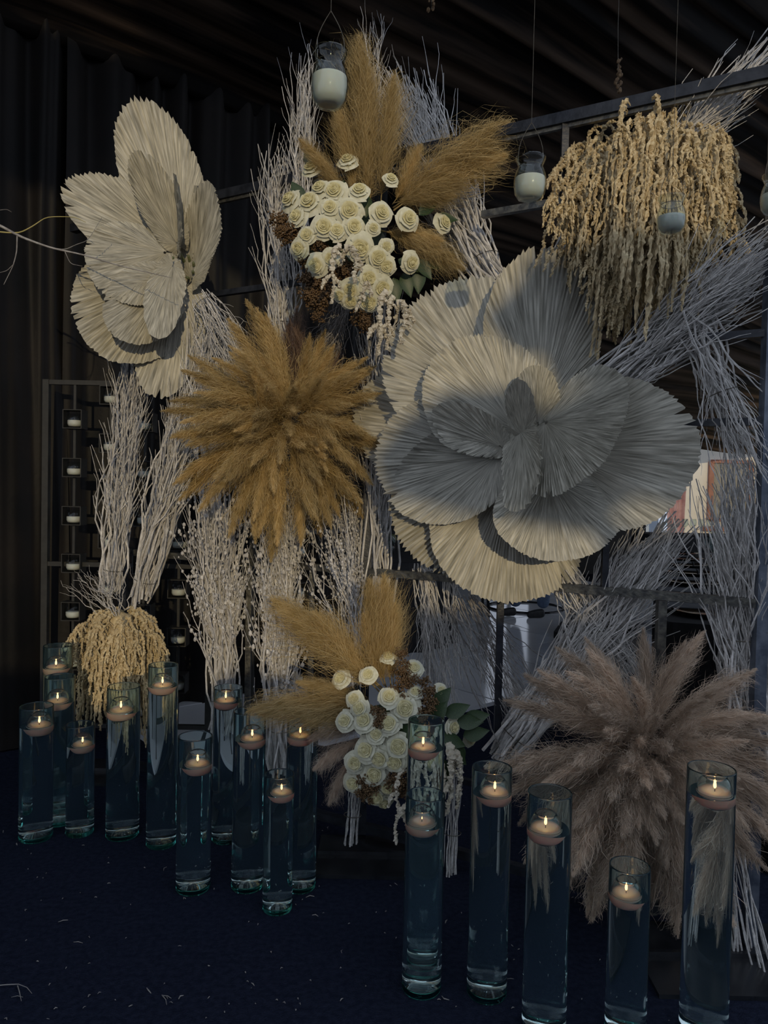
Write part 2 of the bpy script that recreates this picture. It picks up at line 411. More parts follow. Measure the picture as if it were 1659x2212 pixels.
# ------------------------------------------------------------------ dance floor and hall behind
df = thing('dance_floor', (1.6, 6.5, 0), 'pale glossy dance floor reflecting daylight behind the frame', 'dance floor')
pm = MB(); pm.box((0, 0, .012), (.985, .985, .024)); pV, pF = pm.out(); panel = new_mesh('floor_panel', pV, pF, M_DANCE)
Rz = Matrix.Rotation(math.atan2(AU.y, AU.x), 4, 'Z')
D0 = floor_at(905, 1572)
for i in range(-1, 7):
    for j in range(0, 6):
        c = D0 + AU * (i * 1.0 + .2) - BV * (j * 1.0 + .55)
        obj('floor_panel', panel, df, Matrix.Translation((c.x, c.y, 0)) @ Rz)

# ------------------------------------------------------------------ iron frame
fr = thing('iron_frame', frame_pt(870), 'tall black square tube frame that carries the flowers and twigs', 'frame')
def fbar(name, a, b, w=.028, m=M_IRON, d=None):
    mb = MB(); mb.bar(a, b, w, d); V, F = mb.out(); return wmesh(name, V, F, fr, m)
Z = lambda p, z: Vector((p.x, p.y, z))
def fpost(px, z0, z1, w=.028, m=M_IRON): return fbar('post', Z(frame_pt(px), z0), Z(frame_pt(px), z1), w, m)
LEFT_END = FR0 + FD * 2.95
def frail(pxa, pxb, z, w=.028, m=M_IRON, off=0.0):
    a = FR0 if pxa is None else frame_pt(pxa); b = LEFT_END if pxb is None else frame_pt(pxb)
    return fbar('rail', Z(a, z), Z(b, z), w, m)
M_POST = mat('skylit_steel', (.09, .11, .15), .35, (.20, .23, .28), 25, .1, 60, metal=.5)  # bluer and lighter than the other posts: skylight put into the colour
o = fpost(1650, .0, 2.5, .034, M_POST)
fpost(1198, 2.26, 2.5, .022); fpost(1310, 1.0, 1.3, .02)
fpost(1435, .02, .985, .026, M_IRONW); fpost(1086, .02, .985, .022); fpost(796, .02, 2.5, .03)
fpost(677, .02, .985, .02, M_IRONW); fpost(541, .02, .985, .022, M_IRONW); fpost(268, .02, 2.5, .035)
frail(None, None, 2.5, .036); frail(1640, 420, 2.476, .014, M_IRONW); frail(1026, 1240, 2.24, .022, M_IRONW); frail(1648, 1500, 1.77, .022); frail(1648, 1460, 1.52, .022)
frail(None, 268, 1.0, .026, M_IRONW); frail(None, 268, .045, .03); frail(1100, 600, .30, .02)
frail(541, 512, .84, .018, M_IRONW)
frail(640, 268, 2.1, .022)
for k, (px, py, sx, sy) in enumerate([(830, 1845, .42, .30), (1560, 2065, .5, .34), (215, 1700, .34, .3), (610, 1765, .3, .3)]):
    p = frame_pt(px); q = Vector((p.x, p.y - .12, 0))
    mb = MB(); mb.box((q.x, q.y, .006), (sx, sy, .012)); mb.bar((q.x - sx / 2, q.y, .018), (q.x + sx / 2, q.y, .018), .014); V, F = mb.out(); wmesh('base_plate', V, F, fr, M_PLATE)

# ------------------------------------------------------------------ candle stands with votives
def sqframe(w, d, t):
    mb = MB()
    for sx in (-1, 1): mb.box((sx * w / 2, 0, w / 2), (t, d, w + t))
    for zz in (0, w): mb.box((0, 0, zz), (w - t, d, t))
    return mb.out()
HW = .088
V, F = sqframe(HW, .075, .004); ME_HOLD = new_mesh('candle_holder', V, F, M_STAND)
cupprof = [(0, 0), (.024, 0), (.033, .006), (.0375, .02), (.0375, .042), (.033, .070), (.0315, .070), (.0357, .042), (.0357, .02), (.031, .009), (0, .006)]
V, F = lathe(cupprof, 20); ME_VCUP = new_mesh('glass_cup', V, F, M_CUP, True)
V, F = lathe([(0, .0065), (.0305, .0095), (.0350, .02), (.0352, .036), (.032, .038), (0, .038)], 20); ME_VWAX = new_mesh('wax', V, F, M_WAX, True)
V, F = lathe([(0, .037), (.0012, .037), (.001, .048), (0, .048)], 6); ME_VWICK = new_mesh('wick', V, F, M_WICK)
ORD = ['topmost', 'second', 'third', 'fourth', 'fifth', 'sixth', 'seventh', 'eighth']
def votive(M, label, group):
    r = tag(obj('votive_candle', None, None, M), label, 'candle', group)
    obj('glass_cup', ME_VCUP, r, M); obj('wax', ME_VWAX, r, M); obj('wick', ME_VWICK, r, M)
SY = 3.72
S0 = floor_at(100, 1620)
SB = at(98, 1217, SY); ST = at(100, 820, SY)
st = thing('candle_stand', (SB.x, SY, 0), 'wide black iron rack holding candles in square boxes, against the curtain', 'candle stand')
def sbar(root, name, a, b, w, m=M_STAND, d=None):
    mb = MB(); mb.bar(a, b, w, d); V, F = mb.out(); wmesh(name, V, F, root, m)
xl = SB.x; xr = at(455, 1217, SY).x; ztop = ST.z; zm = SB.z
sbar(st, 'post', (xl, SY, 0), (xl, SY, ztop), .03); sbar(st, 'post', (xr, SY, 0), (xr, SY, ztop), .03)
for zz in (ztop - .012, zm, .12): sbar(st, 'rail', (xl, SY, zz), (xr, SY, zz), .022)
sbar(st, 'foot', (xl, SY - .2, .012), (xl, SY + .2, .012), .025); sbar(st, 'foot', (xr, SY - .2, .012), (xr, SY + .2, .012), .025)
cols = [(160, [908, 1012, 1115, 1217, 1320, 1425, 1530], 'outermost column'), (238, [857, 960, 1062, 1165, 1267, 1372, 1475], 'second column'),
        (312, [915, 1018, 1118, 1220, 1325, 1428, 1530], 'third column'), (388, [862, 965, 1068, 1170, 1272, 1375, 1475], 'innermost column')]
for px, ys, cn in cols:
    x = at(px, 1150, SY).x
    zs = [at(px, y + 18, SY).z for y in ys]
    ends = [ztop - .02] + [zz for zz in zs]
    for i, zz in enumerate(zs):
        top_of = zz + HW
        up = (ztop - .02) if i == 0 else zs[i - 1]
        if up - top_of > .01: sbar(st, 'rod', (x, SY, top_of), (x, SY, up), .012)
        obj('candle_holder', ME_HOLD, st, Matrix.Translation((x, SY, zz)))
        votive(Matrix.Translation((x, SY, zz + .0021)), 'unlit white candle, %s in the %s of the wide rack' % (ORD[i], cn), 'votives in the wide rack')
    sbar(st, 'rod', (x, SY, .12), (x, SY, zs[-1]), .012)
ang = math.radians(58)
p2 = at(545, 1250, 3.75); st2 = thing('candle_stand', (p2.x, 3.75, 0), 'narrow black iron candle rack turned edge-on behind the twig bundles', 'candle stand')
d2 = Vector((math.cos(ang), math.sin(ang), 0)); zt2 = at(545, 1150, 3.75).z
e2 = Vector((p2.x, 3.75, 0)) + d2 * .95
sbar(st2, 'post', (p2.x, 3.75, 0), (p2.x, 3.75, zt2), .03); sbar(st2, 'post', Z(e2, 0), Z(e2, zt2), .03)
for zz in (zt2 - .015, .12): sbar(st2, 'rail', (p2.x, 3.75, zz), Z(e2, zz), .022)
for ci, (tt, y0) in enumerate([(.10, 1226), (.36, 1190), (.62, 1240)]):
    q = Vector((p2.x, 3.75, 0)) + d2 * tt
    zs = [at(565, y0 + 18 + 97 * k, 3.85).z for k in range(4)]
    prev = zt2 - .02
    for k, zz in enumerate(zs):
        if prev - zz - HW > .01: sbar(st2, 'rod', Z(q, zz + HW), Z(q, prev), .012)
        prev = zz
        M = Matrix.Translation((q.x, q.y, zz)) @ Matrix.Rotation(ang, 4, 'Z')
        obj('candle_holder', ME_HOLD, st2, M)
        votive(M @ Matrix.Translation((0, 0, .0021)), 'unlit white candle, %s in the %s column of the turned rack' % (ORD[k], ['nearest', 'middle', 'rear'][ci]), 'votives in the turned rack')
    sbar(st2, 'rod', Z(q, .12), Z(q, zs[-1]), .012)

# ------------------------------------------------------------------ palm leaf flowers
def palm_leaf(seed, aspect, c=.44, phimax=150, pleats=150, cup=.25, fold_=0.0, twist=0.0, wave=.02):
    r = np.random.default_rng(seed)
    bb = 1 - c; aa = aspect / 2
    n = 2 * pleats + 1; rows = 7
    ph = np.radians(np.linspace(-phimax, phimax, n)) + r.normal(0, .0035, n)
    sx, cyy = np.sin(ph), np.cos(ph)
    # ray from origin to ellipse centred (0,c)
    A_ = (sx / aa) ** 2 + (cyy / bb) ** 2; B_ = -2 * c * cyy / bb ** 2; C_ = (c / bb) ** 2 - 1
    rad = (-B_ + np.sqrt(np.maximum(B_ ** 2 - 4 * A_ * C_, 0))) / (2 * A_)
    sgn = np.where(np.arange(n) % 2 == 0, 1.0, -1.0)
    low = np.interp(np.linspace(0, 1, n), np.linspace(0, 1, 14), r.normal(0, wave, 14))
    rad = rad * (1 + low + np.where(sgn < 0, -.008, .002) + r.normal(0, .006, n))
    gap = r.random(n) < .03; rad = np.where(gap, rad * r.uniform(.88, .97, n), rad)
    dphi = abs(ph[1] - ph[0])
    s = np.linspace(.03, 1, rows)
    R_ = rad[:, None] * s[None, :]
    x = R_ * sx[:, None]; y = R_ * cyy[:, None]
    amp = np.minimum(.95 * dphi * R_, .020)
    zl = amp * sgn[:, None] * (1 + r.normal(0, .25, n))[:, None]
    rho = np.sqrt((x / aa) ** 2 + ((y - c) / bb) ** 2)
    z = zl + cup * (.35 * y ** 2 + .55 * x ** 2 / max(aspect, .3)) + fold_ * np.abs(x) + twist * x * y
    wv = np.interp(np.linspace(0, 1, n), np.linspace(0, 1, 18), r.normal(0, .022, 18))
    z = z + wv[:, None] * s[None, :] ** 3
    z[:, -1] += r.normal(0, .004, n)
    V = np.stack([x, y, z], -1).reshape(-1, 3)
    idx = np.arange(n * rows).reshape(n, rows)
    F = np.stack([idx[:-1, :-1], idx[:-1, 1:], idx[1:, 1:], idx[1:, :-1]], -1).reshape(-1, 4)
    uv = np.stack([np.broadcast_to(np.linspace(0, 1, n)[:, None], x.shape), np.broadcast_to(s[None, :], x.shape)], -1).reshape(-1, 2)
    return V, F, uv
FY = lambda px: frame_pt(px).y
def add_palm(root, seed, base, tip, aspect, nh=(0, -1, 0), label=None, **kw):
    if kw.pop('along', False):
        base = (base[0], base[1], base[2] + FY(base[0]) - FY(1130)); tip = (tip[0], tip[1], tip[2] + FY(tip[0]) - FY(1130))
    Bp = at(*base); Tp = at(*tip); y = Tp - Bp; L = y.length; y.normalize()
    nh = Vector(nh); z = (nh - y * nh.dot(y)).normalized(); x = y.cross(z)
    M = Matrix(((x.x * L, y.x * L, z.x * L, Bp.x), (x.y * L, y.y * L, z.y * L, Bp.y), (x.z * L, y.z * L, z.z * L, Bp.z), (0, 0, 0, 1)))
    V, F, uv = palm_leaf(seed, aspect, **kw)
    o = obj('palm_leaf', new_mesh('palm_leaf', V, F, M_PALM, False, uv), root, M)
    if label: o['label'] = label
    # leaf stalk, back to the heart of the flower
    return o
fa = thing('palm_leaf_flower', at(1130, 960, 2.46), 'huge pale flower of pleated palm leaves facing the camera beside the golden pampas ball', 'flower')
RL = [ # seed, base, tip, aspect, normal, kwargs
 (1, (1165, 890, 2.47), (1172, 540, 2.50), .72, (.05, -1, .15), dict(cup=.10)),
 (2, (1060, 940, 2.46), (772, 868, 2.46), .86, (-.1, -1, .1), dict(cup=.10)),
 (3, (1180, 965, 2.46), (1512, 992, 2.47), 1.02, (.15, -1, -.1), dict(cup=.10)),
 (4, (1110, 1010, 2.45), (1085, 1304, 2.44), 1.16, (0, -1, -.2), dict(cup=.12)),
 (5, (1100, 890, 2.42), (905, 655, 2.42), 1.12, (-.1, -1, .1), dict(cup=.14)),
 (6, (1120, 1000, 2.40), (890, 1190, 2.38), 1.12, (-.1, -1, -.15), dict(cup=.14)),
 (7, (1185, 1030, 2.40), (1225, 1215, 2.36), 1.46, (.1, -1, -.2), dict(cup=.16)),
 (8, (1120, 930, 2.36), (948, 762, 2.29), 1.10, (-.05, -1, .1), dict(cup=.22)),
 (9, (1178, 912, 2.37), (1335, 965, 2.28), 1.58, (.1, -1, -.05), dict(cup=.20)),
 (10, (1075, 985, 2.35), (808, 1008, 2.25), 1.00, (-.05, -1, .05), dict(cup=.22)),
 (11, (1162, 915, 2.37), (1152, 788, 2.30), .80, (.1, -1, .1), dict(cup=.2, pleats=50)),
 (12, (1082, 965, 2.32), (940, 880, 2.22), .62, (.25, -.8, -.55), dict(cup=.25, pleats=50)),
 (13, (1130, 945, 2.31), (1120, 815, 2.20), .50, (-.50, -.86, .25), dict(cup=.12, pleats=50, phimax=120)),
 (14, (1122, 930, 2.31), (1148, 1112, 2.16), .60, (-.80, -.6, 0), dict(cup=.3, pleats=50, phimax=110)),
]
for sd_, bs, tp, asp, nh, kw in RL: add_palm(fa, sd_, bs, tp, asp, nh, along=True, **kw)
fb = thing('palm_leaf_flower', at(390, 575, 3.24), 'pale palm leaf flower turned sideways beside the black curtain', 'flower')
LL = [
 (31, (392, 515, 3.20), (298, 228, 3.22), .56, (.1, -1, .1), dict(cup=.12)),
 (32, (372, 535, 3.18), (135, 400, 3.08), .66, (.25, -1, .2), dict(cup=.14)),
 (33, (372, 590, 3.17), (192, 745, 3.03), 1.0, (.2, -1, -.15), dict(cup=.18)),
 (34, (395, 615, 3.16), (335, 856, 3.12), .56, (.1, -1, -.1), dict(cup=.14)),
 (35, (384, 528, 3.10), (292, 324, 2.98), .46, (-.15, -1, .2), dict(cup=.2)),
 (36, (358, 545, 3.10), (192, 606, 2.93), 1.08, (.2, -1, .1), dict(cup=.2)),
 (37, (368, 600, 3.08), (245, 728, 2.94), .80, (.4, -.9, -.1), dict(cup=.25)),
 (38, (374, 572, 3.04), (322, 740, 2.90), .42, (.6, -.8, 0), dict(cup=.25, pleats=44)),
 (39, (414, 605, 3.14), (468, 402, 3.06), .60, (-.55, -.85, .0), dict(cup=.3)),
 (40, (410, 590, 3.20), (432, 400, 3.22), .50, (-.85, -.5, 0), dict(cup=.2, pleats=44)),
 (41, (388, 540, 3.05), (395, 380, 2.98), .5, (-.9, -.35, 0), dict(cup=.3, pleats=40)),
]
for sd_, bs, tp, asp, nh, kw in LL: add_palm(fb, sd_, bs, tp, asp, nh, **kw)
def stems(root, c, n, spread, back, L=.25, m=M_PALMSTEM):
    """cut stalks at the heart of a palm flower, reaching back to the frame"""
    for i in range(n):
        a_ = 2 * math.pi * i / n + .3
        p = c + Vector((math.cos(a_) * spread, 0, math.sin(a_) * spread))
        mb = MB(); mb.tube([p, p * .5 + c * .5 + Vector((0, back * .5, 0)), c + Vector((0, back, 0))], [.006, .007, .008], 6); V, F = mb.out()
        wmesh('stalk', V, F, root, m, True)
stems(fa, at(1140, 955, 2.36), 12, .05, .17); stems(fb, at(392, 575, 3.1), 9, .05, .22)

# ------------------------------------------------------------------ pampas plumes
def plume(seed, L=1.0, wid=.15, nfil=1700, bend=.12, fw=.0022, bare=.10, ragged=1.0):
    r = np.random.default_rng(seed)
    def spine(t): return np.stack([bend * t ** 2.2, .03 * np.sin(t * 4 + seed), t], -1) * L
    # filaments
    t0 = bare + (1 - bare) * r.random(nfil) ** .85
    P0 = spine(t0)
    T = spine(np.minimum(t0 + .02, 1.02)) - P0; T /= np.linalg.norm(T, axis=1)[:, None]
    # side clumps: azimuths cluster so that the plume reads as many small sprays
    ncl = 110; cl = r.random(ncl) * 2 * math.pi
    ci = (t0 * ncl).astype(int) % ncl
    az = cl[ci] + r.normal(0, .55, nfil); cln = r.uniform(.65, 1.4, ncl)[ci]
    E1 = np.array([1.0, 0, 0]); E2 = np.array([0, 1.0, 0])
    rad = np.cos(az)[:, None] * E1 + np.sin(az)[:, None] * E2
    rad = rad - T * (rad * T).sum(1)[:, None]; rad /= np.linalg.norm(rad, axis=1)[:, None]
    u = (t0 - bare) / (1 - bare)
    prof = np.clip(.55 + .9 * np.sin(np.pi * np.clip(u, 0, 1) ** .8) - .45 * u, .18, 2)
    ln = wid * prof * r.uniform(.5, 1.6, nfil) * cln * L * ragged
    al = np.radians(np.abs(r.normal(27, 13, nfil))) * (1.08 - .45 * u)
    k = np.array([0, .35, .72, 1.0])
    side = np.cross(T, rad)
    curl = r.normal(0, .55, nfil); curl2 = r.normal(0, .05, (nfil, 3))
    pts = []
    for kk in k:
        a2 = al * (1 - .45 * kk)
        d = T * np.cos(a2)[:, None] + rad * np.sin(a2)[:, None]
        q = P0 + d * (ln * kk)[:, None] + side * (curl * ln * kk ** 2 * .5)[:, None] + np.array([1.0, 0, 0]) * (.35 * ln * kk ** 2)[:, None] * .5 + curl2 * ln[:, None] * 4 * math.sin(kk * 3.1) 
        pts.append(q)
    pts = np.stack(pts, 1)
    wdir = np.cross(rad, r.normal(0, 1, (nfil, 3))); wdir /= np.linalg.norm(wdir, axis=1)[:, None] + 1e-9
    hw = (fw * r.uniform(.6, 1.3, nfil))[:, None] * np.array([.5, .8, .7])[None, :] * L
    Lf = pts[:, :3] - wdir[:, None, :] * hw[..., None]; Rt = pts[:, :3] + wdir[:, None, :] * hw[..., None]
    V = np.concatenate([Lf, Rt, pts[:, 3:4]], 1).reshape(-1, 3)
    b_ = (np.arange(nfil) * 7)[:, None]
    tri = np.concatenate([b_ + np.array([0, 3, 4]), b_ + np.array([0, 4, 1]), b_ + np.array([1, 4, 5]), b_ + np.array([1, 5, 2]), b_ + np.array([2, 5, 6])], 0)
    ts = np.linspace(0, 1, 9); sv, sf = tube(spine(ts), np.linspace(.007, .0015, 9) * L, 5)
    tf = []
    for f in sf:
        for i in range(1, len(f) - 1): tf.append((f[0], f[i], f[i + 1]))
    F = np.concatenate([tri, np.array(tf) + len(V)], 0)
    return np.concatenate([V, sv], 0), F
def plume_set(seed, n, m, **kw): 
    out = []
    for i in range(n):
        V, F = plume(seed + i, bend=.06 + .05 * i, **kw); out.append(new_mesh('pampas_plume', V, F, m))
    return out
PL_GOLD = plume_set(100, 6, M_PAMPAS, wid=.13)
PL_DUSK = plume_set(120, 2, M_PAMPASD, wid=.14, nfil=1000)
PL_BEIGE = plume_set(140, 6, M_PAMPASB, wid=.14)
PL_BIG = plume_set(160, 4, M_PAMPAS, wid=.19, nfil=3000, fw=.0016)
PL_BIGB = plume_set(180, 3, M_PAMPASB, wid=.17, nfil=3000, fw=.0016)
def add_plume(root, me, p, d, L, down=True, roll=0.0):
    xh = Vector((0, 0, -1)) if down else Vector((rnd.uniform(-1, 1), rnd.uniform(-1, 1), rnd.uniform(-1, 1)))
    M = frame_from(p, d, xh, L) @ Matrix.Rotation(roll, 4, 'Z')
    return obj('pampas_plume', me, root, M)
def ball(root, C, n, L0, fwd, meshes, seed, ymax=.35, squash=None, core=.05):
    r = random.Random(seed); ga = math.pi * (3 - math.sqrt(5))
    for i in range(n):
        yy = -1 + (ymax + 1) * (i + .5) / n
        rr = math.sqrt(max(0, 1 - yy * yy)); th = ga * i + r.uniform(-.15, .15)
        d = Vector((rr * math.cos(th), yy + r.uniform(-.08, .08), rr * math.sin(th))).normalized()
        L = L0 * (1 - fwd * max(0, -d.y) ** 1.3) * r.uniform(.86, 1.1)
        if squash: L *= squash(d)
        add_plume(root, r.choice(meshes), C + d * core, d, L, True, r.uniform(-.9, .9))
    for i in range(12):
        d = Vector((r.uniform(-.75, .75), -1, r.uniform(-.75, .75))).normalized()
        add_plume(root, r.choice(meshes), C + d * .02, d, L0 * .62, True, r.uniform(-3, 3))
C1 = at(625, 915, 2.74)
b1 = thing('pampas_ball', C1, 'golden pampas grass ball between the two palm leaf flowers', 'flower')
ball(b1, C1, 80, .42, .42, PL_GOLD, 3, .30, lambda d: 1 - .22 * max(0, d.x) - .16 * max(0, d.z))
for px, py, L in [(600, 690, .42), (655, 668, .44), (720, 720, .38), (770, 740, .36), (545, 700, .4)]:
    t = at(px, py, 2.95); add_plume(b1, rnd.choice(PL_DUSK), C1 + (t - C1).normalized() * .05, t - C1, L, False)
mb = MB(); mb.bar(C1, frame_pt(625, C1.z), .02); V, F = mb.out(); wmesh('bracket', V, F, b1, M_IRON)
C2 = at(1395, 1625, 2.18)
b2 = thing('pampas_ball', C2, 'beige pampas grass ball low down behind the floating candles', 'flower')
ball(b2, C2, 85, .39, .46, PL_BEIGE, 5, .35, lambda d: (1 + .08 * max(0, d.x)) * (1.0 + .12 * max(0, -d.z) - .22 * max(0, d.z)))
mb = MB(); mb.bar(C2, frame_pt(1395, C2.z), .02); V, F = mb.out(); wmesh('bracket', V, F, b2, M_IRON)

# ------------------------------------------------------------------ roses
def petal(phi, w, r0, r1, h, z0, curl, seed, nu=8, nv=6):
    r = np.random.default_rng(seed)
    u = np.linspace(-1, 1, nu); v = np.linspace(0, 1, nv)
    U, Vv = np.meshgrid(u, v, indexing='ij')
    wid = w * np.sin(np.pi * (.12 + .62 * Vv)) ** .7
    ang = phi + U * wid
    top = 1 - .16 * U ** 4 - .03 * r.normal() * U
    rr = r0 + (r1 - r0) * (Vv ** 1.1) + curl * Vv ** 5 * (1 + .25 * np.abs(U)) + .03 * np.abs(U) ** 3 * Vv
    zz = z0 + h * np.sin(np.pi / 2 * np.minimum(Vv * top, 1)) - curl * .9 * Vv ** 6 + .025 * r.normal() * np.sin(U * 4) * Vv ** 3
    V = np.stack([rr * np.cos(ang), rr * np.sin(ang), zz], -1).reshape(-1, 3)
    idx = np.arange(nu * nv).reshape(nu, nv)
    F = np.stack([idx[:-1, :-1], idx[1:, :-1], idx[1:, 1:], idx[:-1, 1:]], -1).reshape(-1, 4)
    return V, [tuple(f) for f in F]
def rose_meshes(seed, openness=1.0):
    r = np.random.default_rng(seed); core = MB(); outer = []
    ph = r.random() * 6
    for n, r0, r1, h, z0, curl, w in [(2, .02, .06, .95, 0, .01, 1.9), (3, .06, .13, .93, 0, .02, 1.25), (3, .10, .22, .90, 0, .03, 1.2), (4, .14, .33, .85, -.02, .05, .98), (4, .18, .46, .78, -.04, .07, .98)]:
        for k in range(n):
            core.add(*petal(ph + 2 * math.pi * k / n + r.normal() * .08, w, r0, r1, h * r.uniform(.96, 1.04), z0, curl, int(r.integers(1e6))))
        ph += .8
    core.lathe([(0, -.12), (.2, -.1), (.40, .15), (.40, .45), (.33, .66), (.20, .80), (.10, .87), (.04, .92), (0, .93)], 12)
    for n, r0, r1, h, z0, curl, w in [(5, .16, .60, .66, -.06, .14, .80), (5, .16, .76, .46, -.10, .22, .85)]:
        for k in range(n):
            outer.append(petal(ph + 2 * math.pi * k / n + r.normal() * .1, w, r0, r1 * openness, h * r.uniform(.92, 1.06), z0, curl * r.uniform(.6, 1.3), int(r.integers(1e6))))
        ph += .63
    V, F = core.out(); cm = new_mesh('rose', V, F, M_ROSEI, True)
    return cm, [new_mesh('petal', a_, b_, M_ROSE, True) for a_, b_ in outer]
ROSES = [rose_meshes(300 + i, [1.0, 1.1, .9, 1.05][i]) for i in range(4)]
def add_rose(root, p, face, rad):
    cm, outer = rnd.choice(ROSES)
    M = frame_from(p, face, (rnd.uniform(-1, 1), rnd.uniform(-1, 1), rnd.uniform(-1, 1)), rad) @ Matrix.Translation((0, 0, -.45))
    o = obj('rose', cm, root, M)
    for pm_ in outer: obj('petal', pm_, o, M)
# seed clusters
ico = bmesh.new(); bmesh.ops.create_icosphere(ico, subdivisions=1, radius=1.0)
ICOV = np.array([v.co[:] for v in ico.verts]); ICOF = np.array([[v.index for v in f.verts] for f in ico.faces]); ico.free()
def seed_cluster(seed, n=420, long=1.6):
    r = np.random.default_rng(seed); Vs = []; Fs = []
    sub = r.normal(0, 1, (26, 3)); sub /= np.linalg.norm(sub, axis=1)[:, None]; sub *= r.uniform(.45, .85, 26)[:, None]; sub[:, 2] *= long
    for i in range(n):
        c = sub[i % 26] + r.normal(0, .16, 3); s = r.uniform(.055, .095)
        Vs.append(ICOV * s + c); Fs.append(ICOF + 12 * i)
    return np.concatenate(Vs), np.concatenate(Fs)
SEEDS = []
for i, lg in enumerate((1.0, 1.4, 2.2)):
    V, F = seed_cluster(400 + i, 430, lg); SEEDS.append(new_mesh('seed_cluster', V, F, M_SEED))
def add_seed(root, p, d, s, kind=0): obj('seed_cluster', SEEDS[kind], root, frame_from(p, d, None, s))
# green leaves
def leaf_mesh():
    n = 9; t = np.linspace(0, 1, n); w = .28 * np.sin(np.pi * t ** .8) + .005
    V = []; F = []
    for i in range(n):
        zc = -.25 * t[i] ** 2
        V += [(-w[i], t[i], zc + .06 * w[i] / .28), (0, t[i], zc - .02), (w[i], t[i], zc + .06 * w[i] / .28)]
    for i in range(n - 1):
        for k in (0, 1): F.append((3 * i + k, 3 * i + k + 1, 3 * i + k + 4, 3 * i + k + 3))
    return np.array(V), F
V, F = leaf_mesh(); ME_LEAF = new_mesh('leaf', V, F, M_LEAF, True)
def add_leaf(root, p, d, s, face=(0, -1, .3)):
    y = Vector(d).normalized(); z = Vector(face); z = (z - y * z.dot(y)).normalized(); x = y.cross(z)
    obj('leaf', ME_LEAF, root, Matrix(((x.x * s, y.x * s, z.x * s, p[0]), (x.y * s, y.y * s, z.y * s, p[1]), (x.z * s, y.z * s, z.z * s, p[2]), (0, 0, 0, 1))))
# amaranth tassels
def tassel(seed, L=.5, out=.06, rad=.0058, lump=.62, n=64, side=9):
    r = np.random.default_rng(seed)
    mb = MB()
    def strand(P0, d0, L, rad, n):
        P = [np.array(P0, float)]; d = np.array(d0, float); st_ = L / (n - 1)
        for i in range(n - 1):
            d = d + np.array([0, 0, -1.0]) * st_ * 42 + r.normal(0, .10, 3) * np.array([1, 1, .3]); d /= np.linalg.norm(d)
            P.append(P[-1] + d * st_)
        P = np.array(P); t = np.linspace(0, 1, n)
        rr = rad * (1 - .55 * t) * (1 + lump * r.uniform(-1, 1, n)); rr[-1] *= .4; rr[:3] *= .4
        V, F = tube(P, rr, 6); 
        V = V + r.normal(0, rad * .34, V.shape)
        mb.add(V, F); return P
    P = strand((0, 0, 0), (1, 0, .9), L, rad, n)
    for k in range(side):
        i = int(r.integers(4, n * 2 // 3)); a_ = r.random() * 6.28
        strand(P[i], (math.cos(a_), math.sin(a_), -.2), L * r.uniform(.15, .4), rad * .8, max(12, n // 4))
    return mb.out()
def tassel_set(seed, Ls, m, **kw):
    out = []
    for i, L in enumerate(Ls):
        V, F = tassel(seed + i, L, n=int(44 + 80 * L), **kw); out.append((L, new_mesh('tassel', V, F, m)))
    return out
TAS = tassel_set(500, [.22, .3, .38, .45, .52, .34], M_AMAR)
TASW = tassel_set(520, [.16, .22, .28], M_AMARW, rad=.008, side=3)
def add_tassel(root, p, outdir, L, tset=TAS):
    cand = sorted(tset, key=lambda q: abs(q[0] - L) + rnd.random() * .08)[0]
    s = L / cand[0]; o2 = Vector((outdir[0], outdir[1], 0)); 
    if o2.length < 1e-4: o2 = Vector((0, -1, 0))
    M = frame_from(p, (0, 0, 1), o2, 1.0) @ Matrix.Diagonal((min(s, 1.15), min(s, 1.15), s, 1))
    obj('tassel', cand[1], root, M)

# ---- upper rose bouquet
CB = at(765, 510, 2.74)
bq = thing('flower_arrangement', CB, 'cream roses and golden pampas high on the frame under the hanging jar', 'flowers')
UR = [(625,430,26),(667,435,29),(722,412,27),(713,448,23),(755,455,31),(776,410,24),(824,460,27),(640,467,22),(700,490,28),(728,498,22),(765,490,26),(807,492,16),(663,508,22),(645,537,23),(683,573,26),(714,558,20),(778,535,30),(835,532,16),(818,557,27),(835,575,22),(757,626,24),(797,600,24),(825,622,26),(796,652,26),(733,638,17),(757,650,20),(882,472,26),(960,481,23),(889,567,22),(672,362,24),(750,345,22),(690,405,24),(845,385,18)]
def dome(px, py, c, rx, ry, Yc, bulge):
    q = min(1, ((px - c[0]) / rx) ** 2 + ((py - c[1]) / ry) ** 2); return Yc - bulge * math.sqrt(1 - q)
for px, py, r_ in UR:
    Y = dome(px, py, (765, 520), 230, 230, 2.74, .20); p = at(px, py, Y)
    face = (p - CB) * 1.2 + Vector((0, -.30, 0.02)) + Vector((rnd.uniform(-.1, .1), 0, rnd.uniform(-.1, .1)))
    add_rose(bq, p, face, r_ * 1.08 * Y / FPX)
for px, py, s, k in [(605,480,26,1),(628,500,26,0),(612,508,22,0),(690,530,22,0),(655,560,20,0),(672,615,30,1),(695,630,34,1),(690,665,26,1),(728,575,24,0),(745,590,26,0),(715,590,24,0),(765,590,20,0),(778,690,28,0),(790,700,20,0),(672,640,24,0)]:
    Y = dome(px, py, (765, 520), 260, 260, 2.74, .15); add_seed(bq, at(px, py, Y), (rnd.uniform(-.4, .4), 0, 1), s * Y / FPX, k)
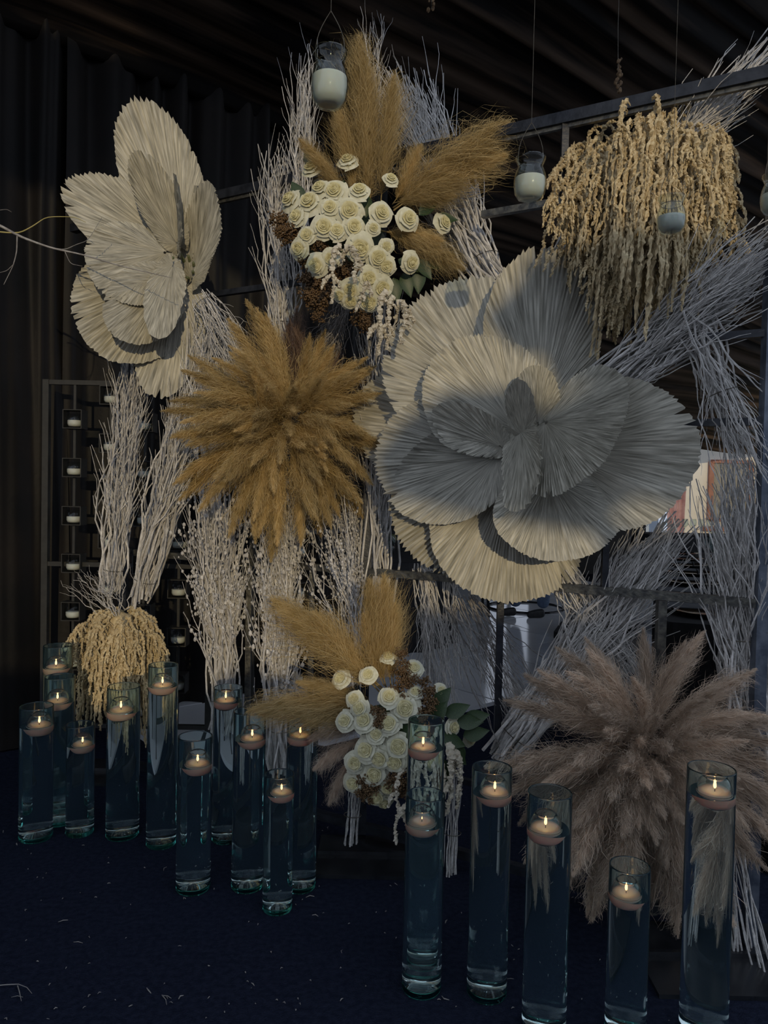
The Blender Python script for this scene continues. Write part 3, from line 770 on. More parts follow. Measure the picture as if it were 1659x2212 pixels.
def plume_px(root, mset, base, tip, Yb, Yt, wide=1.0, roll=None, i=None):
    a_ = at(base[0], base[1], Yb); t_ = at(tip[0], tip[1], Yt); L = (t_ - a_).length
    me = mset[i if i is not None else rnd.randrange(len(mset))]
    M = frame_from(a_, t_ - a_, Vector((0, 0, -1)) if abs((t_ - a_).normalized().z) < .8 else Vector((1, 0, 0)), L / 1.05) @ Matrix.Rotation(roll if roll is not None else rnd.uniform(-.6, .6), 4, 'Z') @ Matrix.Diagonal((wide, wide, 1, 1))
    obj('pampas_plume', me, root, M)
for bs, tp, wd, ro in [((800, 470), (797, 70), .85, 3.1), ((795, 450), (775, 130), .8, 0), ((822, 450), (838, 150), .9, .3), ((770, 450), (742, 225), .9, 3.0), ((735, 430), (655, 290), 1.0, .6), ((750, 430), (692, 330), 1.0, 0),
                       ((845, 440), (922, 315), 1.2, 2.6), ((850, 450), (1090, 238), 1.25, 0), ((850, 455), (1075, 285), 1.1, .4), ((850, 450), (1000, 360), 1.2, 0), ((825, 500), (1020, 545), 1.1, 0), ((830, 500), (960, 500), 1.2, .3), ((850, 440), (985, 395), 1.1, .2)]:
    plume_px(bq, PL_BIG, bs, tp, 2.66, 2.58, wd, ro, 0 if tp[1] < 240 and tp[0] < 900 else None)
for px, py, dx, dz in [(730, 470, -1, .3), (690, 450, 0, 1), (725, 440, .3, 1), (900, 560, .5, -.6), (920, 570, 1, 0), (860, 560, .8, -.4), (935, 475, 1, .1), (905, 465, .6, .5), (870, 590, .4, -1), (690, 545, -1, 0), (790, 470, 0, 1), (740, 520, -1, -.2), (740, 540, .5, -1), (850, 600, .2, -1), (760, 560, 0, -1), (655, 440, -.5, 1), (680, 370, -.4, 1), (905, 580, 0, -1)]:
    Y = dome(px, py, (765, 520), 260, 260, 2.74, .12); add_leaf(bq, at(px, py, Y), (dx, -.2, dz), .085)
for px, py, L in [(738, 540, .22), (835, 640, .24), (848, 650, .2), (862, 665, .2), (800, 620, .14), (745, 545, .18)]:
    add_tassel(bq, at(px, py, 2.50), (rnd.uniform(-1, 1), -1), L, TASW)
mb = MB(); mb.lathe([(0, -.09), (.08, -.07), (.11, 0), (.08, .07), (0, .09)], 16, CB); mb.bar(CB, frame_pt(765, CB.z), .02); V, F = mb.out(); wmesh('foam_core', V, F, bq, M_LEAF)

# ---- lower rose bouquet
CL = at(845, 1580, 2.52)
bl = thing('flower_arrangement', CL, 'white roses and tan pampas low on the frame near the carpet', 'flowers')
LR = [(840,1505,23),(875,1530,30),(894,1443,21),(838,1418,18),(795,1457,19),(897,1494,16),(953,1492,16),(735,1465,20),(776,1530,22),(745,1557,22),(786,1556,25),(840,1563,26),(812,1586,20),(980,1571,20),(1017,1598,18),(790,1620,27),(766,1648,24),(818,1638,26),(860,1612,29),(852,1645,27),(808,1672,28),(902,1645,24),(985,1642,20),(762,1692,22),(812,1722,26),(838,1702,22),(765,1510,20),(900,1600,22),(830,1735,20)]
for px, py, r_ in LR:
    Y = dome(px, py, (850, 1580), 190, 190, 2.50, .17); p = at(px, py, Y)
    face = (p - CL) * 1.2 + Vector((0, -.28, .05)) + Vector((rnd.uniform(-.1, .1), 0, rnd.uniform(-.08, .12)))
    add_rose(bl, p, face, r_ * 1.10 * Y / FPX)
for px, py, s, k, d in [(870,1440,24,2,(0,0,1)),(868,1475,24,2,(.1,0,1)),(885,1465,20,1,(.2,0,1)),(922,1500,24,2,(-.2,0,1)),(930,1520,24,2,(0,0,1)),(915,1545,20,1,(0,0,1)),(818,1545,22,1,(0,0,1)),(822,1560,18,0,(0,0,1)),(800,1690,30,0,(1,0,.2)),(780,1700,24,0,(1,0,0)),(862,1680,26,1,(0,0,1)),(850,1690,24,0,(0,0,1)),(872,1700,20,1,(0,0,1)),(795,1720,20,0,(0,0,1))]:
    Y = dome(px, py, (850, 1580), 200, 200, 2.50, .16); add_seed(bl, at(px, py, Y), d, s * Y / FPX, k)
for bs, tp, wd, ro in [((835, 1500), (598, 1270), 1.05, 0), ((830, 1490), (660, 1330), 1.0, 2.9), ((825, 1500), (640, 1300), 1.0, 0), ((835, 1490), (780, 1250), .95, 0), ((845, 1490), (815, 1240), .9, .2), ((830, 1480), (765, 1330), 1.0, 0), ((850, 1480), (842, 1300), .9, 0),
                       ((820, 1530), (540, 1478), .95, .1), ((815, 1540), (560, 1500), .9, .2), ((815, 1530), (650, 1440), .8, .4), ((800, 1560), (650, 1530), 1.2, .2), ((800, 1570), (660, 1575), 1.2, .2), ((790, 1590), (665, 1640), 1.2, .2), ((780, 1610), (690, 1730), 1.0, .2), ((790, 1560), (700, 1560), 1.4, 0)]:
    plume_px(bl, PL_BIGB if tp[1] > 1545 else PL_BIG, bs, tp, 2.46, 2.40, wd, ro, 0 if tp[1] < 1320 else None)
for px, py, dx, dz in [(930, 1560, .4, .6), (985, 1560, 1, .1), (960, 1545, 1, .5), (1000, 1555, 1, .3), (950, 1590, 1, -.3), (965, 1610, .7, -.6), (860, 1590, .3, .2), (870, 1570, 0, -1), (1000, 1590, .5, .2), (935, 1530, .6, .8), (850, 1600, -1, -.3), (880, 1580, 1, 0), (985, 1600, .2, -1), (960, 1640, 0, -1), (820, 1615, 1, .2)]:
    Y = dome(px, py, (850, 1580), 220, 220, 2.48, .12); add_leaf(bl, at(px, py, Y), (dx, -.25, dz), .085)
for px, py, L in [(880, 1665, .26), (895, 1650, .24), (915, 1640, .2), (930, 1640, .22), (965, 1610, .24), (975, 1625, .2), (985, 1650, .14), (888, 1690, .2), (955, 1600, .2), (940, 1650, .24)]:
    add_tassel(bl, at(px, py, 2.36), (rnd.uniform(-1, 1), -1), L, TASW)
mb = MB(); mb.lathe([(0, -.09), (.08, -.07), (.11, 0), (.08, .07), (0, .09)], 16, CL); mb.bar(CL, frame_pt(850, CL.z), .02); V, F = mb.out(); wmesh('foam_core', V, F, bl, M_LEAF)

# ---- hanging amaranth masses
CA = at(1405, 420, 2.42)
am = thing('amaranth_cluster', CA, 'big mass of cream hanging amaranth tassels at the top of the frame', 'flowers')
for i in range(250):
    th = rnd.uniform(0, 2 * math.pi); rr = math.sqrt(rnd.random())
    ox = rr * math.cos(th) * .215; oy = rr * math.sin(th) * .16
    zt = .17 * (1 - .30 * rr ** 2) - rnd.random() ** 2 * .16 + (rnd.uniform(0, .09) if rnd.random() < .35 else 0) + .03 * math.sin(th * 3 + 1)
    Lm = (.24 + .30 * max(0, 1 - abs(ox + .04) / .22)) * rnd.uniform(.7, 1.2)
    add_tassel(am, CA + Vector((ox, oy, zt)), (ox + rnd.uniform(-.08, .08), oy + rnd.uniform(-.1, .04)), Lm)
for px, py, L in [(1215, 370, .22), (1225, 400, .3), (1240, 420, .28), (1205, 420, .16), (1555, 440, .3), (1570, 480, .26), (1585, 520, .2), (1560, 560, .2), (1520, 560, .2), (1540, 540, .16), (1470, 190, .12), (1455, 205, .14), (1530, 265, .18), (1330, 640, .16), (1350, 650, .14), (1345, 600, .2), (1360, 610, .2), (1290, 560, .2), (1260, 420, .3)]:
    add_tassel(am, at(px, py, 2.36), (1 if px > 1400 else -1, -.4), L)
mb = MB(); mb.lathe([(0, -.14), (.08, -.1), (.12, .0), (.08, .1), (0, .14)], 14, CA); mb.bar(CA, frame_pt(1405, CA.z + .05), .02); mb.bar(CA, (CA.x, CA.y, 2.5), .012); V, F = mb.out(); wmesh('foam_core', V, F, am, M_AMAR)
CM = at(258, 1360, 3.25)
am2 = thing('amaranth_cluster', CM, 'small mass of cream hanging amaranth tassels behind the floating candles', 'flowers')
for i in range(95):
    th = rnd.uniform(0, 2 * math.pi); rr = math.sqrt(rnd.random())
    ox = rr * math.cos(th) * .115; oy = rr * math.sin(th) * .10
    zt = .09 * (1 - .5 * rr ** 2) - rnd.random() ** 2 * .12
    add_tassel(am2, CM + Vector((ox, oy, zt)), (ox, oy), rnd.uniform(.28, .66) * (1 - .3 * rr))
for px, py, L in [(185, 1350, .2), (178, 1365, .22), (195, 1345, .16), (330, 1370, .14), (335, 1400, .16), (320, 1375, .24)]:
    add_tassel(am2, at(px, py, 3.2), (-1 if px < 250 else 1, -.2), L)
mb = MB(); mb.lathe([(0, -.1), (.05, -.07), (.07, 0), (.05, .06), (0, .08)], 12, CM); mb.bar(CM, frame_pt(268, CM.z), .02); V, F = mb.out(); wmesh('foam_core', V, F, am2, M_AMAR)

# ------------------------------------------------------------------ twig bundles
def twig(seed, buds=0, forks=5, r0=.0042, wig=.013):
    r = np.random.default_rng(seed); mb = MB()
    n = 13; t = np.linspace(0, 1, n)
    w = np.cumsum(r.normal(0, wig, (n, 2)), axis=0); w -= t[:, None] * w[-1] * .6
    P = np.column_stack([w, t]); rad = r0 * (1 - .75 * t) + .0006
    mb.tube(P, rad, 5)
    tips = [P]
    for k in range(forks):
        i = int(r.integers(3, n - 2)); a_ = r.random() * 6.28; L = r.uniform(.12, .32); m = 6
        d = np.array([math.cos(a_) * .32, math.sin(a_) * .32, 1.0]); d /= np.linalg.norm(d)
        q = P[i] + np.linspace(0, L, m)[:, None] * d + np.cumsum(r.normal(0, .007, (m, 3)), axis=0) * np.array([1, 1, .2]); q[0] = P[i]
        mb.tube(q, rad[i] * np.linspace(.75, .25, m), 4); tips.append(q)
    for k in range(buds):
        q = tips[int(r.integers(len(tips)))]; j = r.uniform(.25, .99) * (len(q) - 1); i = int(j); c = q[i] + (q[min(i + 1, len(q) - 1)] - q[i]) * (j - i)
        c = c + r.normal(0, .006, 3); s = r.uniform(.0035, .0085)
        mb.add(ICOV * np.array([s, s * .8, s * 1.3]) + c, ICOF)
    return mb.out()
def twig_set(seed, n, m, **kw):
    out = []
    for i in range(n):
        V, F = twig(seed + i, **kw); out.append(new_mesh('twig', V, F, m))
    return out
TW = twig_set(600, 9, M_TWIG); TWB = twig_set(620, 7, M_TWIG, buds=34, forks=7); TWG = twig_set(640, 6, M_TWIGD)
TWT = twig_set(660, 6, M_TWIG, forks=5, r0=.0055, wig=.013); TWS = twig_set(680, 4, M_TWIG, forks=0, r0=.006, wig=.004)
BUN = {}
def disc(r): 
    a_ = rnd.uniform(0, 6.283); q = math.sqrt(rnd.random()) * r; return q * math.cos(a_), q * math.sin(a_)
def bundle(label, A, B, n, r0, r1, waist=None, rw=.02, tset=TW, tie=True, lvar=.15, stray=.08):
    """twigs from A to B (pixel column, row, depth); all pass a tie of radius rw at fraction waist"""
    a_ = at(*A); b_ = at(*B); ax = b_ - a_; L = ax.length; ax.normalize()
    x = ax.orthogonal().normalized(); y = ax.cross(x)
    root = thing('twig_bundle', a_, label, 'twigs', 'tied bundles of whitened twigs')
    for i in range(n):
        s0 = rnd.uniform(0, lvar * .4) * L; s1 = L * rnd.uniform(1 - lvar, 1.03)
        th = rnd.uniform(0, 6.283); q = math.sqrt(rnd.random())
        if waist is None:
            o0 = (r0 * q * math.cos(th), r0 * q * math.sin(th)); th2 = th + rnd.uniform(-2.2, 2.2)
            o1 = (r1 * q * math.cos(th2), r1 * q * math.sin(th2))
        else:
            cw = disc(rw)
            o1 = (r1 * q * math.cos(th) + cw[0], r1 * q * math.sin(th) + cw[1])
            k = waist / max(1 - waist, .05); k = min(k, r0 / max(r1, 1e-4) if r1 > 0 else 1)
            o0 = (-r1 * q * k * math.cos(th) + cw[0], -r1 * q * k * math.sin(th) + cw[1])
            if waist < .02: o0 = cw
        o1 = (o1[0] + rnd.gauss(0, .25) * r1, o1[1] + rnd.gauss(0, .25) * r1); o0 = (o0[0] + rnd.gauss(0, .2) * r0, o0[1] + rnd.gauss(0, .2) * r0) if waist is None or waist > .02 else o0
        if rnd.random() < stray: o1 = (o1[0] * 1.9, o1[1] * 1.9); s1 *= .8
        p0 = a_ + ax * s0 + x * o0[0] + y * o0[1]; p1 = a_ + ax * s1 + x * o1[0] + y * o1[1]
        d = p1 - p0; Lz = d.length
        sc_ = min(1.0, max(.45, Lz)) if Lz < 1.3 else 1.15
        M = frame_from(p0, d, (rnd.uniform(-1, 1), rnd.uniform(-1, 1), rnd.uniform(-1, 1)), 1.0) @ Matrix.Diagonal((sc_, sc_, Lz, 1))
        obj('twig', rnd.choice(tset), root, M)
    if tie and waist is not None:
        c = a_ + ax * L * max(waist, .04); R = rw * 1.15 + .004
        pts = [c + x * R * math.cos(q * .3142) + y * R * math.sin(q * .3142) for q in range(21)]
        V, F = tube(np.array([p[:] for p in pts]), .0014, 4); wmesh('tie_wire', V, F, root, M_WIRE)
    return root
bundle('whitened twig bundle rising from the small amaranth beside the candle rack', (240, 1290, 3.3), (288, 770, 3.2), 34, .024, .010, .12, .035, stray=.14)
bundle('whitened twig bundle slanting from the small amaranth up to the golden pampas', (300, 1310, 3.3), (450, 690, 3.1), 46, .03, .05, .10, .04, stray=.12)
bundle('spray of loose twigs fanning above the small amaranth', (255, 1330, 3.22), (200, 1225, 3.2), 16, .03, .12, None, tie=False)
bundle('budded twig bundle standing behind the lit candles under the golden pampas', (482, 1590, 3.05), (465, 1060, 3.0), 42, .02, .085, .16, .045, TWB)
bundle('twigs rising behind the golden pampas toward the sideways palm flower', (475, 1200, 3.1), (440, 690, 3.12), 22, .05, .05, None, tie=False)
bundle('slim budded twig column standing beneath the golden pampas', (606, 1700, 2.98), (612, 1060, 2.95), 44, .035, .035, .2, .04, TWB)
bundle('twig column between the golden pampas and the black curtain', (612, 820, 3.02), (590, 330, 3.02), 40, .045, .045, .25, .03)
bundle('thin twigs standing behind the cream roses under the hanging jar', (650, 560, 2.95), (655, 110, 2.95), 20, .035, .035, None, tie=False)
bundle('budded twig spray rising behind the tan pampas and white roses', (790, 1480, 2.85), (740, 1060, 2.85), 44, .03, .13, .05, .045, TWB)
bundle('straight twigs beside the golden pampas behind the huge palm flower', (805, 1350, 2.85), (822, 640, 2.85), 34, .06, .05, None, tie=False)
bundle('upended twig bundle fanning down beside the white roses', (912, 1215, 2.75), (948, 1560, 2.72), 34, .02, .065, .06, .03, TW)
bundle('thin twigs hanging under the palm leaf flower by the dance floor', (970, 1230, 2.72), (1000, 1480, 2.72), 18, .02, .06, .06, .03, TW)
bundle('twig bundle leaning down from the frame top behind the roses to the huge palm flower', (1075, 640, 2.72), (850, 170, 2.90), 80, .06, .10, .15, .055)
bundle('thin twigs reaching above the tall pampas plume', (810, 300, 2.75), (800, 20, 2.72), 10, .02, .06, None, tie=False)
bundle('long twig bundle crossing behind the palm flower up to the frame corner', (1245, 890, 2.46), (1700, 520, 2.16), 85, .05, .055, .1, .05, TWT, lvar=.1)
bundle('twig bundle poking up past the frame top behind the big amaranth', (1190, 600, 2.55), (1690, 90, 2.28), 48, .05, .045, .4, .04, TWT)
bundle('gnarled twig bundle leaning down against the frame corner post', (1495, 660, 2.28), (1650, 1090, 2.18), 34, .05, .06, .45, .04, TWT)
bundle('tall twig sheaf tied at its waist beside the laid table', (1612, 1640, 2.26), (1602, 1010, 2.26), 100, .075, .07, .42, .055, TWT)
bundle('twig bundle slanting down from the palm flower to the carpet', (1075, 1650, 2.52), (1460, 1120, 2.42), 75, .04, .055, .12, .05, TWT)
bundle('twig bundle crossing the slanted bundle behind the beige pampas', (1210, 1230, 2.5), (1400, 1520, 2.44), 60, .05, .08, None, tset=TW)
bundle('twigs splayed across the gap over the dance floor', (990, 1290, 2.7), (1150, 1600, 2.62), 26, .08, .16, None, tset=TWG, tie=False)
bundle('twigs slanting between the sideways palm flower and the golden pampas', (435, 640, 3.1), (545, 830, 3.0), 44, .035, .05, .1, .04)
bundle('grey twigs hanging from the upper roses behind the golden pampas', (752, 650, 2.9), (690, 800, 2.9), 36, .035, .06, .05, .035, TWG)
bundle('cut twig ends standing on the base plate under the white roses', (757, 1825, 2.58), (770, 1640, 2.6), 14, .028, .02, .35, .022, TWS, lvar=.04, stray=0)
bundle('cut twig ends standing on the carpet beside the tall vases', (972, 1905, 2.56), (985, 1640, 2.58), 12, .025, .02, .4, .022, TWS, lvar=.08, stray=0)
bundle('cut twig ends splayed under the beige pampas by the picture edge', (1620, 2085, 2.12), (1560, 1700, 2.2), 22, .10, .02, .75, .03, TWS, lvar=.10, stray=0)

# curly willow branch reaching in at the left
wl = thing('willow_branch', at(-20, 488, 2.8), 'bare curly willow branch reaching in across the sideways palm flower', 'branch')
def branch_px(root, pts, r0, r1, name='twig', m=M_TWIGD):
    P = np.array([at(*p)[:] for p in pts]); t = np.linspace(0, 1, len(P)); tt = np.linspace(0, 1, len(P) * 4)
    Q = np.stack([np.interp(tt, t, P[:, k]) for k in range(3)], 1)
    for _ in range(2): Q[1:-1] = (Q[:-2] + 2 * Q[1:-1] + Q[2:]) / 4
    V, F = tube(Q, np.linspace(r0, r1, len(Q)), 6); wmesh(name, V, F, root, m, True)
branch_px(wl, [(-60, 462, 2.8), (0, 487, 2.8), (45, 512, 2.8), (110, 536, 2.8), (180, 550, 2.8), (260, 575, 2.78), (370, 600, 2.75)], .006, .0012)
branch_px(wl, [(-30, 498, 2.8), (40, 505, 2.8), (72, 488, 2.8), (100, 468, 2.8), (160, 468, 2.8), (185, 480, 2.8)], .003, .001, m=M_BRIGHTLEAF)
branch_px(wl, [(37, 510, 2.8), (36, 545, 2.8), (28, 575, 2.8), (8, 615, 2.8)], .003, .001)
branch_px(wl, [(100, 533, 2.8), (140, 540, 2.8), (165, 528, 2.8), (190, 520, 2.8), (220, 470, 2.8)], .002, .0008)
branch_px(wl, [(140, 543, 2.8), (152, 570, 2.8), (178, 575, 2.8)], .0015, .0007)
branch_px(wl, [(30, 570, 2.8), (15, 585, 2.8), (-5, 590, 2.8)], .0015, .0007)
branch_px(wl, [(-10, 455, 2.8), (15, 452, 2.8), (25, 458, 2.8)], .0015, .0007)

# ------------------------------------------------------------------ cylinder vases with floating candles
VASES = [ # rim px, rim y(top of ellipse), base px, base y, width px, candle px, candle y, lit, label
 (83, 1513, 77, 1816, 70, 90, 1560, 1, 'tall clear water vase at the end nearest the curtain, lit candle afloat'),
 (127, 1450, 127, 1782, 63, 122, 1508, 1, 'clear water vase standing just behind the end vase by the curtain'),
 (126, 1384, 122, 1748, 60, 122, 1435, 1, 'rearmost and tallest clear vase in the cluster by the curtain'),
 (176, 1554, 172, 1806, 59, 180, 1602, 1, 'short clear water vase in front of the small amaranth edge'),
 (260, 1470, 264, 1811, 70, 243, 1527, 1, 'clear water vase standing before the small amaranth tassels'),
 (354, 1425, 348, 1830, 64, 352, 1474, 1, 'tall clear water vase beside the small amaranth tassels'),
 (434, 1577, 417, 1926, 74, 443, 1643, 1, 'clear water vase with prism glints in front of the budded twigs'),
 (497, 1474, 488, 1820, 62, 488, 1507, 1, 'rear clear water vase before the budded twig bundle'),
 (537, 1523, 534, 1922, 70, 544, 1588, 1, 'clear water vase behind the short vase, nearer the budded twigs'),
 (651, 1522, 648, 1923, 68, 640, 1582, 1, 'clear water vase beneath the level tan pampas plume'),
 (604, 1660, 599, 1970, 65, 611, 1705, 1, 'shortest clear water vase, in front of two taller ones'),
 (917, 1541, 910, 2068, 80, 908, 1606, 1, 'clear water vase against the white roses, behind another vase'),
 (924, 1701, 910, 2142, 86, 906, 1768, 0, 'clear water vase whose candle hardly burns, below the white roses'),
 (1059, 1642, 1051, 2152, 87, 1066, 1703, 1, 'clear water vase between the white roses and the beige pampas'),
 (1188, 1694, 1174, 2235, 96, 1172, 1780, 1, 'tall clear water vase at the near edge of the beige pampas'),
 (1356, 1854, 1350, 2238, 88, 1347, 1922, 1, 'short clear water vase in front of the beige pampas ball'),
 (1533, 1642, 1518, 2245, 101, 1547, 1702, 1, 'widest clear water vase, over the beige pampas toward the cut twigs'),
]
CUPL = ['glass cup candle afloat in the end vase nearest the curtain', 'glass cup candle afloat in the vase behind the end vase', 'glass cup candle afloat in the rearmost vase by the curtain', 'glass cup candle afloat in the short vase by the small amaranth',
 'glass cup candle afloat before the small amaranth tassels', 'glass cup candle afloat in the tall vase beside the small amaranth', 'glass cup candle afloat in the vase with prism glints', 'glass cup candle afloat in the rear vase by the budded twigs',
 'glass cup candle afloat in the vase behind the shortest vase', 'glass cup candle afloat beneath the level tan plume', 'glass cup candle afloat in the shortest vase', 'glass cup candle afloat in front of the white roses',
 'pale barely burning candle afloat below the white roses', 'glass cup candle afloat between roses and beige pampas', 'glass cup candle afloat at the near edge of the beige pampas', 'glass cup candle afloat in the low vase before the beige pampas', 'glass cup candle afloat in the widest vase']
NS = 40
def build_vase(i, v):
    rx, ry, bx, by, w, cx_, cy_, lit, label = v
    q = floor_at(bx, by - 7); Y = q.y; R = w / 2 * Y / FPX
    h = at(rx, ry + .16 * w, Y).z
    wz = min(at(cx_, cy_ + .10 * w, Y).z, h - .4 * R); t = .0032; zb = .020
    M = Matrix.Translation((q.x, q.y, 0))
    # glass wall; with the water disc it closes into one solid of liquid and glass
    V, F = lathe([(0, zb), (R * .985, zb), (R, zb + .002), (R, zb + .006), (R, h - .004), (R - t * .15, h - .0008), (R - t * .5, h), (R - t * .85, h - .0008), (R - t, h - .004), (R - t, wz)], NS)
    root = tag(obj('cylinder_vase', new_mesh('cylinder_vase', V, F, M_WATER, True), None, M), label, 'vase', 'cylinder vases with floating candles')
    V, F = lathe([(0, 0), (R * .90, 0), (R * .94, 0), (R * .995, .005), (R * .995, .008), (R * .995, zb - .004), (R * .99, zb - .0006), (R * .93, zb - .0006), (0, zb - .0006)], NS)
    obj('base', new_mesh('base', V, F, M_BASE, True), root, M)
    s = R * .76; up = .12 * s
    dx = (at(cx_, cy_, Y) - at(rx + (bx - rx) * .15, cy_, Y)).x
    lim = R - t - s - .0008; dx = max(-lim, min(lim, dx)); dy = -math.sqrt(max(0, lim ** 2 - dx ** 2)) * .25
    # water surface with the hollow the cup sits in
    V = []; F = []
    for k in range(NS):
        a_ = 2 * math.pi * k / NS; V.append(((R - t) * math.cos(a_), (R - t) * math.sin(a_), wz))
    rings = [0]
    for fk in (1.10, 1.01):
        rings.append(len(V))
        for k in range(NS):
            a_ = 2 * math.pi * k / NS; fx = min(fk, 1 + (fk - 1) * .5); V.append((dx + (s * fx if fk > 1.05 else s) * math.cos(a_) * (1 if fk > 1.05 else math.cos(math.asin(-up / s)) * 1.004), dy + (s * fx if fk > 1.05 else s) * math.sin(a_) * (1 if fk > 1.05 else math.cos(math.asin(-up / s)) * 1.004), wz))
    a0 = math.asin(-up / s)
    for j in range(9):
        el = a0 - (a0 + math.pi / 2) * j / 9
        rings.append(len(V))
        for k in range(NS):
            a_ = 2 * math.pi * k / NS; V.append((dx + s * math.cos(el) * math.cos(a_), dy + s * math.cos(el) * math.sin(a_), wz + up + s * math.sin(el)))
    for A_, B_ in zip(rings[:-1], rings[1:]):
        for k in range(NS): F.append((A_ + k, A_ + (k + 1) % NS, B_ + (k + 1) % NS, B_ + k))
    V.append((dx, dy, wz + up - s)); 
    for k in range(NS): F.append((rings[-1] + k, rings[-1] + (k + 1) % NS, len(V) - 1))
    obj('water', new_mesh('water', V, F, M_WSURF, True), root, M)
    # floating candle
    C = Vector((q.x + dx, q.y + dy, wz + up)); CM_ = Matrix.Translation(C)
    fc = tag(obj('floating_candle', None, None, CM_), CUPL[i], 'candle', 'candles floating in the vases')
    so, si = s * .985, s * .935; prof = []
    els = np.linspace(math.asin(-up / s) + .03, math.radians(52), 9)
    prof = [(so * math.cos(e), so * math.sin(e)) for e in els] + [((so + si) / 2 * math.cos(els[-1]), (so * .995) * math.sin(els[-1]) + .012 * s)] + [(si * math.cos(e), si * math.sin(e)) for e in els[::-1]]; prof.append(prof[0])
    V, F = lathe(prof, 28); obj('glass_cup', new_mesh('glass_cup', V, F, M_BOWL, True), fc, CM_)
    sw = s * .90; zt = -up + .02 * s; et = math.asin(zt / sw)
    sw = s * 1.012; zt = -up + .05 * s; kz = .84; et = math.asin(min(1, zt / (sw * kz)))
    prof = [(0, -sw * kz), (sw * .45, -sw * kz)] + [(sw * math.cos(e), sw * math.sin(e)) for e in np.linspace(-math.asin(kz - .04), -math.asin(min(1, (up + .01 * s) / sw)), 10)]
    prof += [(si * .97, -up + .02 * s), (si * .93, zt + .02 * s), (si * .55, zt - .01 * s), (.1 * s, zt - .04 * s), (0, zt - .04 * s)]
    V, F = lathe(prof, 28); obj('wax', new_mesh('wax', V, F, M_WAXP, True), fc, CM_)
    V, F = lathe([(0, zt - .08 * s), (.03 * s, zt - .08 * s), (.022 * s, zt + .16 * s), (0, zt + .17 * s)], 6); obj('wick', new_mesh('wick', V, F, M_WICK), fc, CM_)
    fh = (.55 if lit else .20) * s; z0 = zt + .12 * s
    prof = [(0, z0)] + [(fh * .17 * math.sin(math.pi * u ** .62) + 1e-5, z0 + fh * u) for u in (.08, .2, .35, .5, .65, .8, .92)] + [(0, z0 + fh)]
    V, F = lathe(prof, 10); obj('flame', new_mesh('flame', V, F, M_FLAME, True), fc, CM_)
for i, v in enumerate(VASES): build_vase(i, v)

# ------------------------------------------------------------------ hanging jars
JP = [(0, 0), (.5, .0), (.72, .04), (.92, .22), (1.0, .52), (1.0, .72), (.93, .95), (.84, 1.10), (.77, 1.19), (.77, 1.27), (.87, 1.42), (.93, 1.50), (.93, 1.56)]
def jar(px, yb, yt, w, Y, label, fill=.85):
    c = at(px, yb, Y); R = w / 2 * Y / FPX; h = (yb - yt) * Y / FPX; ks = h / 1.56
    r = thing('hanging_jar', c, label, 'candle jar', 'glass jars hanging on wires'); M = W[r]
    out = [(a_ * R, b_ * ks) for a_, b_ in JP]; inn = [(max(a_ * R - .0016, 0), b_ * ks + (.002 if b_ < .1 else 0)) for a_, b_ in JP][::-1]
    V, F = lathe(out + inn, 28); obj('glass_jar', new_mesh('glass_jar', V, F, M_JAR, True), r, M)
    wp = [(0, .003)] + [(max(a_ * R - .003, 0), b_ * ks + .003) for a_, b_ in JP[1:] if b_ < fill]
    rr = wp[-1][0]; wp += [(rr * .99, fill * ks), (rr * .9, fill * ks + .001), (0, fill * ks + .0005)]
    V, F = lathe(wp, 24); obj('wax', new_mesh('wax', V, F, M_WAX, True), r, M)
    V, F = lathe([(0, fill * ks), (.0012, fill * ks), (.001, fill * ks + .009), (0, fill * ks + .009)], 6); obj('wick', new_mesh('wick', V, F, M_WICK), r, M)
    top = Vector((c.x, c.y, c.z + h + .085)); nk = [c + Vector((sx * R * .74, 0, h * .80)) for sx in (-1, 1)]
    mb = MB()
    arc = [nk[0] + (top - nk[0]) * u + Vector((-math.sin(u * math.pi) * .012, 0, 0)) for u in np.linspace(0, 1, 8)]; arc2 = [nk[1] + (top - nk[1]) * u + Vector((math.sin(u * math.pi) * .012, 0, 0)) for u in np.linspace(0, 1, 8)]
    mb.tube([p[:] for p in arc], .0008, 4); mb.tube([p[:] for p in arc2], .0008, 4)
    ring = [c + Vector((R * .73 * math.cos(a_), R * .73 * math.sin(a_), h * .79)) for a_ in np.linspace(0, 2 * math.pi, 20)]; mb.tube([p[:] for p in ring], .0008, 4)
    V, F = mb.out(); wmesh('wire_handle', V, F, r, M_WIRE)
    mb = MB(); mb.tube([top[:], (top.x, top.y, roof_z(top.x, top.y) - .02)], .0006, 4); V, F = mb.out(); wmesh('hanging_line', V, F, r, M_WIRE)
jar(711, 230, 115, 80, 1.65, 'clear bulbous candle jar hanging above the cream roses', .82)
jar(1144, 432, 343, 69, 1.89, 'clear bulbous candle jar hanging beside the frame top', .80)
jar(1449, 503, 428, 61, 2.02, 'clear bulbous candle jar hanging before the cream amaranth', .70)
jar(1676, 462, 380, 64, 2.0, 'clear bulbous candle jar cut off by the picture edge', .75)

